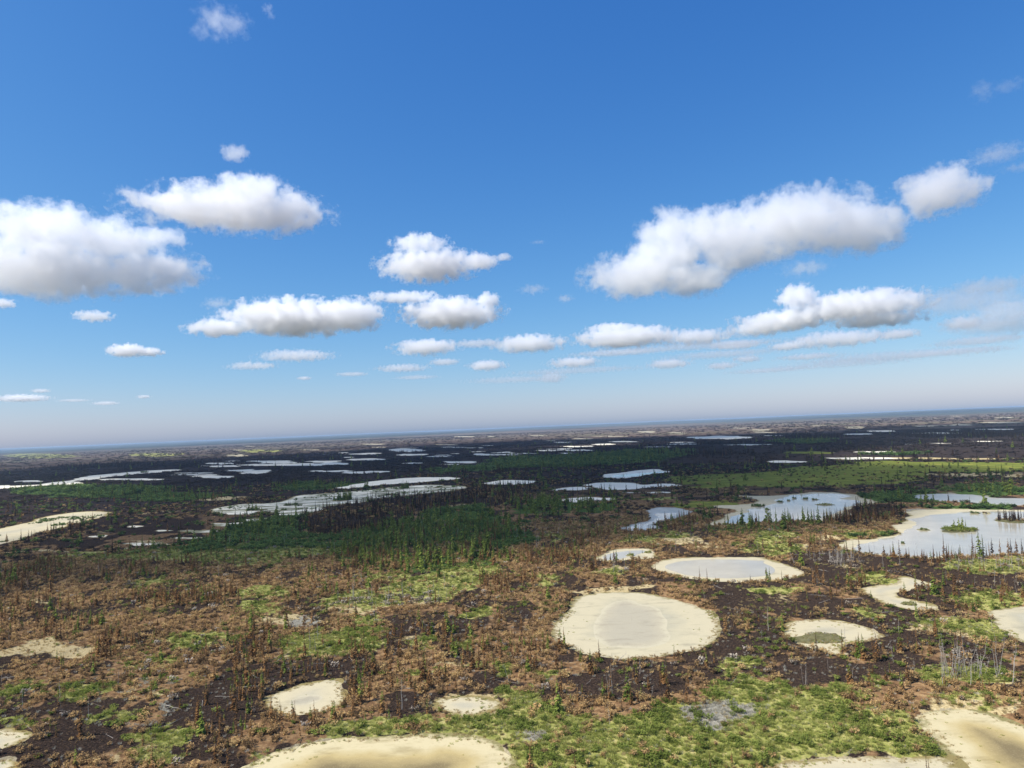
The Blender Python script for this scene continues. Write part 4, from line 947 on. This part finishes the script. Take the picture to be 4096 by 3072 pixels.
# --- far ground 950..4000 m: brush and tree lines
x, y, r = polar(52000, 950, 2600, 40)
pd = pond_dist(x, y, 40); c = cover(x, y, ('dark', 'burnt', 'olive', 'green')); land = pd > 2
nz = fbm(x / 90, y / 140, 231, 4); k = RNG.random(len(x)); u = RNG.random(len(x))
m = land & (u < (0.1 + 0.6 * sstep(0.4, 0.62, nz)) * (1 - 0.9 * c['olive']) * (1 - c['dark'])); add('ashen_shrub', x[m], y[m], U(m.sum(), 1.5, 3.0), U(m.sum(), 2.0, 4.0))
m = land & (u < 0.9 * c['dark']); add('dark_shrub', x[m], y[m], U(m.sum(), 2.5, 5), U(m.sum(), 1.5, 2.6))
cl = fbm(x / 160, y / 160, 291, 3); u = RNG.random(len(x))
m = land & (u < 0.12 * sstep(0.56, 0.7, cl) * (1 - c['olive']) + 0.5 * c['burnt']); add('charred_spruce', x[m], y[m], U(m.sum(), 6, 12), U(m.sum(), 1.2, 1.8))
m = land & (u > 1 - 0.15 * c['dark'] - 0.004); add('green_spruce', x[m], y[m], U(m.sum(), 7, 13), U(m.sum(), 1.1, 1.6))
x, y, r = polar(14000, 2500, 7500, 40)
pd = pond_dist(x, y, 60); cl = fbm(x / 500, y / 700, 391, 4); k = RNG.random(len(x)); land = pd > 3
m = land & (k < 0.35 + 0.5 * sstep(0.5, 0.62, cl)); add('ashen_shrub', x[m], y[m], U(m.sum(), 2.5, 5), U(m.sum(), 3.0, 6.0))
m = land & (k > 0.97 - 0.25 * sstep(0.55, 0.65, cl)); add('charred_spruce', x[m], y[m], U(m.sum(), 8, 15), U(m.sum(), 1.4, 2.4))

# ------------------------------------------------------------------ islets in the ponds
def islet(cp, px, py, rpx, label, hgt=0.55, flat=0.45):
    P = gp(cp, px, py); r = rpx / KZ / FPX * math.hypot(P[0], P[1], CAM_H)
    rng = np.random.default_rng(int(px * 7 + py)); b = MB(); rings = ((1.0, -0.15), (0.82, 0.25 * hgt), (0.5, 0.75 * hgt), (0.2, hgt)); n = 18
    jit = rng.random(n); jit = (jit + np.roll(jit, 1) + np.roll(jit, 2)) / 3; jit = 1 + 1.3 * (jit - jit.mean())
    V = [(r * q * jit[k] * math.cos(2 * math.pi * k / n), r * q * jit[k] * math.sin(2 * math.pi * k / n) * 0.9, z + 0.06 * hgt * rng.normal()) for q, z in rings for k in range(n)] + [(0, 0, hgt)]
    Fq = [[a * n + k, a * n + (k + 1) % n, (a + 1) * n + (k + 1) % n, (a + 1) * n + k] for a in range(3) for k in range(n)] + [[3 * n + k, 3 * n + (k + 1) % n, 4 * n] for k in range(n)]
    b.add([np.array(v) for v in V], Fq)
    o = link('islet', b.mesh('islet', [M['islet']])); o.location = (P[0], P[1], 0.0); tag(o, label, None, None, 'structure')
    return P, r
M['islet'] = mat_plain("islet_turf", (0.06, 0.06, 0.025), (0.26, 0.23, 0.12), 0.8)
HERO = []
def hero(kd, cp, px, py, top, var=None, wf=1.0, tilt=0.0):
    P = gp(cp, px, py); dist = math.hypot(P[0], P[1], CAM_H); el = math.atan2(CAM_H, math.hypot(P[0], P[1]))
    h = max(1.2, (py - top) / KZ / FPX * dist / math.cos(el))
    HERO.append((kd, P[0], P[1], h, wf, tilt, var))
def grove(kd, P, r, n, lo, hi, wf=1.0):
    a = RNG.uniform(0, 6.28, n); q = np.sqrt(RNG.random(n)) * r * 0.75
    add(kd, P[0] + q * np.cos(a), P[1] + q * np.sin(a), RNG.uniform(lo, hi, n), wf, z=0.2)
for (cp, px, py, rp, lab, gs) in [
    ('D', 1690, 1045, 135, 'grassy island with one green spruce in the lake', [('green_shrub', 60, .9, 1.8), ('green_spruce', 3, 4, 6), ('sedge', 60, .6, 1.0)]),
    ('D', 2115, 968, 115, 'dark low island with charred spruces in the lake', [('charred_spruce', 26, 4, 7), ('scorched_shrub', 25, .7, 1.3)]),
    ('D', 1410, 1045, 45, 'small grassy islet near the lake beach', [('green_shrub', 12, .6, 1.1)]),
    ('D', 1240, 1155, 14, 'dark tussock alone in the lake', [('dark_shrub', 4, .6, 1.0)]),
    ('D', 1215, 1078, 10, 'tiny brown tussock by the lake beach', [('scorched_shrub', 3, .5, .8)]),
    ('D', 1815, 912, 32, 'small dark islet at the far side of the lake', [('dark_shrub', 9, .8, 1.6)]),
    ('D', 1910, 912, 24, 'small brown islet at the far side of the lake', [('scorched_shrub', 6, .7, 1.2)]),
    ('D', 70, 855, 62, 'green bushy islet in the tussocky white pond', [('dark_shrub', 20, 1.0, 2.0)]),
    ('D', 250, 820, 32, 'flat dark tussock in the tussocky white pond', [('dark_shrub', 8, .8, 1.5)]),
    ('D', 365, 792, 20, 'tussock with a tiny spruce in the white pond', [('dark_shrub', 5, .8, 1.4), ('charred_spruce', 2, 3, 4)]),
    ('D', 450, 797, 26, 'two-humped dark tussock in the white pond', [('dark_shrub', 7, .8, 1.6), ('charred_spruce', 2, 2, 3)]),
    ('D', 530, 802, 26, 'rounded dark tussock in the white pond', [('dark_shrub', 7, .8, 1.4)]),
    ('D', 318, 811, 14, 'small round tussock in the white pond', [('dark_shrub', 4, .7, 1.2)]),
    ('D', 150, 882, 22, 'tussock mirrored in the near part of the white pond', [('dark_shrub', 5, .8, 1.3)]),
    ('D', 610, 842, 70, 'reedy green islet in the white pond', [('green_shrub', 10, .5, .9), ('sedge', 30, .5, .9)]),
    ('B', 745, 805, 92, 'spruce islet in the wide white mud flat', [('green_spruce', 26, 5, 10), ('dark_shrub', 40, 1.2, 2.4)]),
    ('B', 1245, 712, 46, 'small spruce islet at the back of the white flat', [('green_spruce', 7, 5, 11), ('dark_shrub', 16, 1.2, 2.2)]),
    ('B', 1515, 703, 46, 'low bushy islet at the right end of the flat', [('dark_shrub', 14, 1.0, 1.8)]),
    ('B', 1130, 762, 60, 'low green islet on the near side of the flat', [('dark_shrub', 12, .8, 1.5), ('charred_spruce', 3, 4, 6)]),
    ('B', 330, 845, 70, 'long bushy islet on the left of the flat', [('dark_shrub', 22, 1.0, 2.0), ('charred_spruce', 2, 5, 7)]),
    ('B', 40, 885, 80, 'bushy islet with spruces on the left of the flat', [('dark_shrub', 26, 1.0, 2.2), ('green_spruce', 4, 5, 8)]),
    ('B', 270, 888, 30, 'small bush clump on the mud flat', [('dark_shrub', 8, 1.0, 1.8)]),
    ('B', 40, 930, 40, 'bush clump at the near edge of the mud flat', [('dark_shrub', 10, 1.0, 2.0)]),
    ('C', 1050, 1252, 32, 'grassy islet in the little pond', [('green_shrub', 10, .6, 1.1), ('sedge', 16, .5, .9)]),
    ('C', 1190, 1228, 34, 'flat grassy islet at the right of the little pond', [('green_shrub', 8, .4, .8), ('sedge', 16, .4, .8)]),
    ('A', 1160, 584, 34, 'tree-covered islet in the far channel', [('dark_shrub', 14, 2.0, 4.0)]),
    ('H', 590, 612, 175, 'flat grassy middle of the oval cream pan', [('sedge', 130, .2, .5), ('straw', 190, .2, .5), ('reed', 120, .2, .5)]),
    ('H', 1290, 335, 55, 'flat grassy islet in the hook-shaped pan', [('green_shrub', 8, .3, .6), ('sedge', 30, .3, .6)])]:
    P, rr = islet(cp, px, py, rp, lab)
    for kd, n, lo, hi in gs: grove(kd, P, rr, n, lo, hi)

# ------------------------------------------------------------------ trees that stand out, one by one
G_, S_, B_, K_ = 'green_spruce', 'singed_spruce', 'scorched_spruce', 'charred_spruce'
for q in [(G_,'G',470,1230,985),(S_,'G',1345,1010,800),(S_,'G',1320,1000,840),(B_,'G',495,1075,890),(G_,'G',350,1080,1010),(B_,'G',1200,1070,940),(S_,'G',1140,1130,1010),(S_,'G',980,1205,1125),(S_,'G',1665,860,745),(S_,'G',1725,820,735),(B_,'G',1075,950,870),(B_,'G',1290,960,850),(G_,'G',2148,152,55),(G_,'G',2172,152,52),(B_,'G',630,1150,1010),(S_,'G',570,1140,1080),(B_,'G',545,1010,930),(B_,'G',1050,1100,1035),(S_,'G',540,1130,1060),
          (S_,'H',1400,835,665),(B_,'H',870,762,640),(B_,'H',912,752,672),(B_,'H',1885,1045,945),(B_,'H',1945,720,660),(B_,'H',780,730,665),(K_,'G',2015,150,100),
          (B_,'D',890,1250,1118),(K_,'D',970,1252,1178),(S_,'D',1088,1262,1185),(B_,'D',1140,1255,1180),(B_,'D',1165,1258,1158),(B_,'D',1215,1290,1165),(B_,'D',1290,1272,1205),(B_,'D',1572,1262,1115),(B_,'D',1805,1258,1108),(G_,'D',1858,1278,1080),(S_,'D',1888,1272,1125),(K_,'D',1912,1256,1175),(B_,'D',1935,1258,1162),(K_,'D',1960,1258,1142),(B_,'D',2025,1258,1152),(B_,'D',2092,1255,1150),(K_,'D',2112,1255,1150),(B_,'D',2155,1248,1150),(K_,'D',2200,1250,1150),(B_,'D',1825,1262,1180),(K_,'D',1690,1262,1205),(B_,'D',1490,1275,1210),(B_,'D',1335,1300,1235),(B_,'D',1700,1260,1215),
          (G_,'F',475,130,0),(S_,'F',790,135,20),(G_,'F',955,215,42),(G_,'F',695,212,150),(G_,'F',1270,92,0),(G_,'F',1055,82,0),(G_,'F',1525,125,10),(B_,'F',1495,352,225),(B_,'F',1635,355,232),(S_,'F',310,352,240),(S_,'F',390,355,240),(S_,'F',240,692,590),(S_,'F',300,692,578),(B_,'F',692,722,660),(B_,'F',820,792,642),(B_,'F',890,760,645),(B_,'F',915,765,660),(B_,'F',990,805,722),(B_,'F',845,790,650),(B_,'F',265,850,735),(B_,'F',125,930,850),(B_,'F',1830,540,440),(B_,'F',1560,360,290),(S_,'F',800,520,430),(B_,'F',75,790,720),
          (G_,'B',1030,1240,1110),(G_,'B',1055,1385,1248),(G_,'B',1390,1185,1032),(G_,'B',1635,1240,1062),(G_,'B',1890,1262,1112),(G_,'B',1275,1392,1230),(G_,'B',1960,1272,1172),(G_,'B',710,1292,1170),(G_,'B',775,1262,1160),(G_,'B',1180,1172,1010),(G_,'B',1530,1272,1190),(G_,'B',1740,1292,1190),(G_,'B',960,1180,1020),(G_,'B',1100,1190,1060),(G_,'B',2070,1260,1170),(G_,'B',1770,1020,920),(S_,'B',900,1330,1230),(S_,'B',820,1360,1260),
          (S_,'E',1990,1000,720),(S_,'E',1960,1118,925),(S_,'E',2005,1062,890),(S_,'E',2035,1060,910),(S_,'E',1888,822,712),(S_,'E',1390,925,840),(B_,'E',1200,925,830),(B_,'E',858,795,660),(S_,'E',890,790,690),(S_,'E',970,655,560),(S_,'E',1010,660,590),(G_,'E',750,925,830),(S_,'E',510,905,780),(S_,'E',720,825,740),(G_,'E',1880,1392,1300),(G_,'E',1995,1235,1112),(G_,'E',1490,1455,1380),(S_,'E',470,1155,1050),(S_,'E',520,1145,1060),(S_,'E',1610,1575,1500),(G_,'E',115,165,30),(G_,'E',60,200,85),(B_,'E',410,255,30),(S_,'E',560,95,0),(B_,'E',385,930,850),(S_,'E',565,930,850),(S_,'E',25,660,560),(B_,'E',1520,340,260),(B_,'E',2160,740,660),(B_,'E',2080,830,745),(B_,'E',2135,960,860),
          (G_,'C',890,1300,1235),(G_,'C',1145,1232,1198),(G_,'C',890,900,810),(G_,'C',650,830,770),(G_,'C',1810,1005,950),(G_,'C',1950,1000,930),(S_,'C',2140,1390,1350),(G_,'C',60,1260,1170),(G_,'C',150,1150,1080),
          (G_,'D',435,975,870),(G_,'D',220,1000,885),(G_,'D',325,1000,900),(K_,'D',770,960,890),(K_,'D',525,970,890),(K_,'D',650,960,880),(G_,'D',1690,1035,960),
          (G_,'A',960,1345,1235),(G_,'A',1075,1345,1260),(G_,'A',955,1230,1160),(G_,'A',1100,1220,1155),(G_,'A',1145,1215,1105),(G_,'A',1235,1210,1100),(G_,'A',1560,1140,1085),(G_,'A',690,985,925),(B_,'A',1045,910,815),(B_,'A',65,900,800),(G_,'A',1705,1150,1040),(B_,'A',1720,790,720)]:
    hero(*q)
for q in [('G',870,1102,930,0.0),('G',888,1105,900,0.0),('G',905,1100,870,0.02),('G',885,1330,1180,-0.05),('G',1380,1135,1075,0.1),('G',1060,470,430,0.0),
          ('H',455,1000,850,0.08),('H',440,995,860,-0.1),('H',470,1000,900,0.0),('H',1590,200,100,0.0),('H',1205,580,480,0.1),('H',640,900,800,0.0),('H',830,960,860,0.12),('H',550,200,120,0),('H',1080,60,-60,0),('H',1650,480,420,0),('H',2080,220,110,0.15),('H',2155,260,160,0.1),('H',1815,205,130,0.12),
          ('D',1218,1342,1230,0.0),('D',1360,1262,1165,0.1),('D',930,1250,1175,0.15),('D',1020,1280,1180,0.05),('D',600,1250,1140,0.15),('D',470,1265,1190,0.0),('D',1620,1370,1250,0.05),('D',1765,1300,1215,0.1),
          ('F',480,720,510,0.0),('F',530,740,600,0.06),('F',495,745,680,0.35),('F',1460,960,880,0.3),('F',1740,180,135,0),('F',1790,190,135,0),('F',1700,260,200,0),('F',1570,170,120,0),
          ('E',180,1180,1060,0.0),('E',712,1270,1140,0.0),('E',10,980,890,0.1),('E',850,265,200,0.3),('E',1290,50,0,0.4),('C',290,1100,970,0.0),('C',300,1200,1090,0.05),('C',1440,1100,1020,0.5),('C',945,1140,1080,0)]:
    hero('dead_snag', q[0], q[1], q[2], q[3], None, 1.0, q[4])
for i in range(34):                                    # the leaning grey poles of the little marsh
    px = RNG.normal(1720, 150); py = RNG.uniform(880, 1010)
    hero('dead_snag', 'H', px, py, py - RNG.uniform(120, 260), None, 0.9, abs(RNG.normal(0.08, 0.17)))
for i in range(26):
    px = RNG.uniform(650, 860); py = RNG.uniform(1290, 1360); hero('dead_snag', 'D', px, py, py - RNG.uniform(60, 130), None, 0.9, abs(RNG.normal(0.0, 0.12)))
for i in range(26):
    px = RNG.uniform(1650, 2212); py = RNG.uniform(1280, 1400); hero('dead_snag', 'D', px, py, py - RNG.uniform(50, 130), None, 0.9, abs(RNG.normal(0.0, 0.15)))

# ------------------------------------------------------------------ individuals and masses
LOOK = dict(green_spruce=('green spruce', 'spruce tree'), singed_spruce=('green-topped rusty spruce', 'spruce tree'), scorched_spruce=('rust-brown scorched spruce', 'spruce tree'),
            charred_spruce=('blackened burnt spruce', 'spruce tree'), scorched_shrub=('scorched brown shrub', 'shrub'), green_shrub=('leafy green shrub', 'shrub'), dark_shrub=('dark green bush', 'shrub'),
            bare_shrub=('bare grey twiggy shrub', 'shrub'), ashen_shrub=('ash-brown shrub', 'shrub'), dead_snag=('dead pole', 'dead tree'), fallen_log=('fallen pole lying', 'log'))
MARK = {'round pan': 'the large round pan', 'oval pond': 'the shallow oval pond', 'little pond': 'the little pond', 'curved pond': 'the S-curved pond', 'lake': 'the broad pale lake',
        'forked pond': 'the tussocky white pond', 'slanted pan': 'the slanted cream pan', 'bright pan': 'the small bright pan', 'front pan': 'the yellow front pan', 'hook pan': 'the hook-shaped pan',
        'crescent pan': 'the grassy-centred oval pan', 'edge pond': 'the grey pond', 'corner pan': 'the meadow-tip pan', 'bottom pan': 'the meadow-edge pan', 'weedy pan': 'the weedy pale pan',
        'flat': 'the wide white mud flat', 'left pan': 'the straw-pale mud flat', 'long pan': 'the long white pan', 'tree pan': 'the pan behind spruces', 'double pan': 'the pinched pale pan'}
marks = [(MARK[p['key']], p['P'].mean(0), p['P']) for p in PONDS if p['key'] in MARK]
for ph, cp, px, py, rx, ry in [('the green sedge glade', 'F', 660, 650, 330, 80), ('the reedy green strip', 'F', 1200, 270, 480, 70), ('the grey dead-grass patch', 'G', 1760, 1215, 320, 95), ('the pale tan clearing', 'E', 400, 720, 350, 75),
                               ('the grass strip', 'A', 1400, 1260, 500, 40), ('the leaning-pole marsh', 'H', 1750, 930, 270, 80), ('the burnt brown grove', 'E', 400, 60, 130, 70), ('the green hummock', 'H', 1900, 310, 300, 65),
                               ('the little green patch', 'E', 1640, 600, 200, 42), ('the weedy tan-green patch', 'E', 1280, 1500, 260, 110), ('the dark wood', 'B', 900, 980, 400, 90), ('the leafy green wood', 'B', 1650, 980, 350, 90), ('the bare char strip', 'F', 1850, 330, 320, 35)]:
    e = ell(cp, px, py, rx, ry); marks.append((ph, e.mean(0), e))
def whereabouts(x, y):
    best = None
    for ph, c, P in marks:
        d = np.hypot(P[:, 0] - x, (P[:, 1] - y) * 0.8).min()
        if best is None or d < best[0]: best = (d, ph, c, P)
    d, ph, c, P = best
    lo, hi = P.min(0), P.max(0)
    ox = (lo[0] - x) if x < lo[0] else ((x - hi[0]) if x > hi[0] else 0); oy = (lo[1] - y) if y < lo[1] else ((y - hi[1]) if y > hi[1] else 0)
    if oy >= ox * 0.8: side = 'in front of' if y < c[1] else 'behind'
    else: side = 'left of' if x < c[0] else 'right of'
    near = 'close ' if d < 9 else ('' if d < 40 else 'well ')
    if not near and side in ('in front of', 'behind'): pass
    return (near + side + ' ' + ph).strip()
def pose(row):
    x, y, z, h, wf, rz, tilt, ta = row
    R = Matrix.Rotation(ta, 3, 'Z') @ Matrix.Rotation(tilt, 3, 'X') @ Matrix.Rotation(rz - ta, 3, 'Z')
    return (x, y, z), R, (h * wf, h * wf, h)
def individual(kd, row, var, hero_):
    parts, _ = KIND[kd][var]
    loc, R, s = pose(row)
    if kd == 'fallen_log': loc = (loc[0], loc[1], loc[2] + 0.12)
    o = bpy.data.objects.new(kd, None); COL.objects.link(o); o.empty_display_size = 0.2
    o.location = loc; o.rotation_euler = R.to_euler(); o.scale = s
    for pn, me in parts:
        c = bpy.data.objects.new(pn, me); COL.objects.link(c); c.parent = o
    h = row[3]; look, cat = LOOK[kd]
    wide = 'spruce' in kd
    if kd == 'fallen_log': size = 'long' if h > 4.6 else 'short'
    elif 'shrub' in kd: size = 'large' if h > 1.35 else ('small' if h < 0.9 else 'mid-sized')
    elif kd == 'dead_snag': size = ('leaning ' if row[6] > 0.14 else 'upright ') + ('tall' if h > 5.5 else 'short')
    else: size = ('tall' if h > 6.5 else ('small' if h < 3.8 else 'mid-height')) + (' slender' if (wide and var == 2 and kd != G_) else '')
    w = whereabouts(row[0], row[1])
    tag(o, f"{size} {look} {w}", cat, f"{look} {w}")
    MADE.setdefault(o['label'], []).append((row[0] / max(row[1], 1.0), o))
MADE = {}
CAP = dict(green_spruce=230, singed_spruce=230, scorched_spruce=260, charred_spruce=120, scorched_shrub=300, green_shrub=200, dark_shrub=60, bare_shrub=90, dead_snag=240, fallen_log=200)
STUFF = dict(green_spruce='spruce_forest', singed_spruce='singed_forest', scorched_spruce='scorched_forest', charred_spruce='charred_forest', scorched_shrub='scorched_undergrowth', ashen_shrub='ashen_undergrowth', green_shrub='green_undergrowth',
             dark_shrub='dark_undergrowth', bare_shrub='bare_undergrowth', dead_snag='dead_forest', fallen_log='log_debris', sedge='sedge_grass', straw='straw_grass', reed='reed_grass')
def gn_scatter(name, me, rows):
    pts = bpy.data.meshes.new(name); pts.vertices.add(len(rows)); pts.vertices.foreach_set('co', np.ascontiguousarray(rows[:, :3]).ravel())
    # Euler that equals Rz(ta) Rx(tilt) Rz(rz-ta)
    ta, tl, rz = rows[:, 7], rows[:, 6], rows[:, 5]; e = np.zeros((len(rows), 3))
    a, t, g = ta, tl, rz - ta
    # R = Rz(a) Rx(t) Rz(g); extract XYZ euler
    ca, sa, ct, stt, cg, sg_ = np.cos(a), np.sin(a), np.cos(t), np.sin(t), np.cos(g), np.sin(g)
    m00 = ca * cg - sa * ct * sg_; m10 = sa * cg + ca * ct * sg_; m20 = stt * sg_; m21 = stt * cg; m22 = ct
    e[:, 0] = np.arctan2(m21, m22); e[:, 1] = np.arctan2(-m20, np.hypot(m21, m22)); e[:, 2] = np.arctan2(m10, m00)
    s = np.stack([rows[:, 3] * rows[:, 4], rows[:, 3] * rows[:, 4], rows[:, 3]], 1)
    for an, arr in (('rot', e), ('scl', s)):
        at = pts.attributes.new(an, 'FLOAT_VECTOR', 'POINT'); at.data.foreach_set('vector', np.ascontiguousarray(arr, np.float32).ravel())
    src = bpy.data.objects.new(name + '_shape', me)
    o = bpy.data.objects.new(name, pts); COL.objects.link(o)
    ng = bpy.data.node_groups.new(name, 'GeometryNodeTree')
    ng.interface.new_socket('Geometry', in_out='INPUT', socket_type='NodeSocketGeometry'); ng.interface.new_socket('Geometry', in_out='OUTPUT', socket_type='NodeSocketGeometry')
    gi = ng.nodes.new('NodeGroupInput'); go = ng.nodes.new('NodeGroupOutput'); iop = ng.nodes.new('GeometryNodeInstanceOnPoints'); oi = ng.nodes.new('GeometryNodeObjectInfo')
    oi.inputs['Object'].default_value = src; oi.inputs['As Instance'].default_value = True
    for an, sk in (('rot', 'Rotation'), ('scl', 'Scale')):
        na_ = ng.nodes.new('GeometryNodeInputNamedAttribute'); na_.data_type = 'FLOAT_VECTOR'; na_.inputs['Name'].default_value = an
        ng.links.new(na_.outputs['Attribute'], iop.inputs[sk])
    ng.links.new(gi.outputs[0], iop.inputs['Points']); ng.links.new(oi.outputs['Geometry'], iop.inputs['Instance']); ng.links.new(iop.outputs[0], go.inputs[0])
    md = o.modifiers.new('scatter', 'NODES'); md.node_group = ng
    tag(o, kind='stuff')
TOTAL = {}
for kd, chunks in PL.items():
    hs = [h for h in HERO if h[0] == kd]
    for h in hs:
        z = float(height(np.array([h[1]]), np.array([h[2]]))[0]); z = max(z, 0.0)
        row = np.array([h[1], h[2], z, h[3], h[4], RNG.uniform(0, 6.28), h[5], RNG.choice([1.6, 4.5]) + RNG.normal(0, 0.4)])
        nvv = len(KIND[kd]); individual(kd, row, h[6] if h[6] is not None else int(RNG.integers(nvv)), True)
    if not chunks: continue
    rows = np.concatenate(chunks)
    u, v, dep = project(rows[:, 0], rows[:, 1], rows[:, 2])
    inside = (u > 10) & (u < 4086) & (v < 3050) & (v > 0)
    cap = CAP.get(kd, 0) - len(hs)
    if cap > 0:
        size = np.where(inside, rows[:, 3] * np.sqrt(rows[:, 4]) / np.maximum(dep, 1), 0)
        order = np.argsort(-size)[:cap]; order = order[size[order] > 0]
    else: order = np.array([], int)
    for i in order: individual(kd, rows[i], int(RNG.integers(len(KIND[kd]))), False)
    rest = np.delete(rows, order, 0); TOTAL[kd] = len(rows)
    vi = RNG.integers(0, len(KIND[kd]), len(rest))
    for j in range(len(KIND[kd])):
        if (vi == j).any(): gn_scatter(STUFF[kd], KIND[kd][j][1], rest[vi == j])
ORD = 'first second third fourth fifth sixth seventh eighth ninth tenth eleventh twelfth thirteenth fourteenth fifteenth sixteenth seventeenth eighteenth nineteenth twentieth twenty-first twenty-second twenty-third twenty-fourth twenty-fifth twenty-sixth twenty-seventh twenty-eighth twenty-ninth thirtieth'.split()
for lab, li in MADE.items():
    if 2 <= len(li) <= 60 and len(lab.split()) <= 13:
        li.sort(key=lambda q: q[0]); n = len(li)
        for i, (_, o) in enumerate(li):
            o['label'] = lab + (f", {ORD[i]} from left" if i < (n + 1) // 2 else f", {ORD[n - 1 - i]} from right")
print('PLANTS', TOTAL)
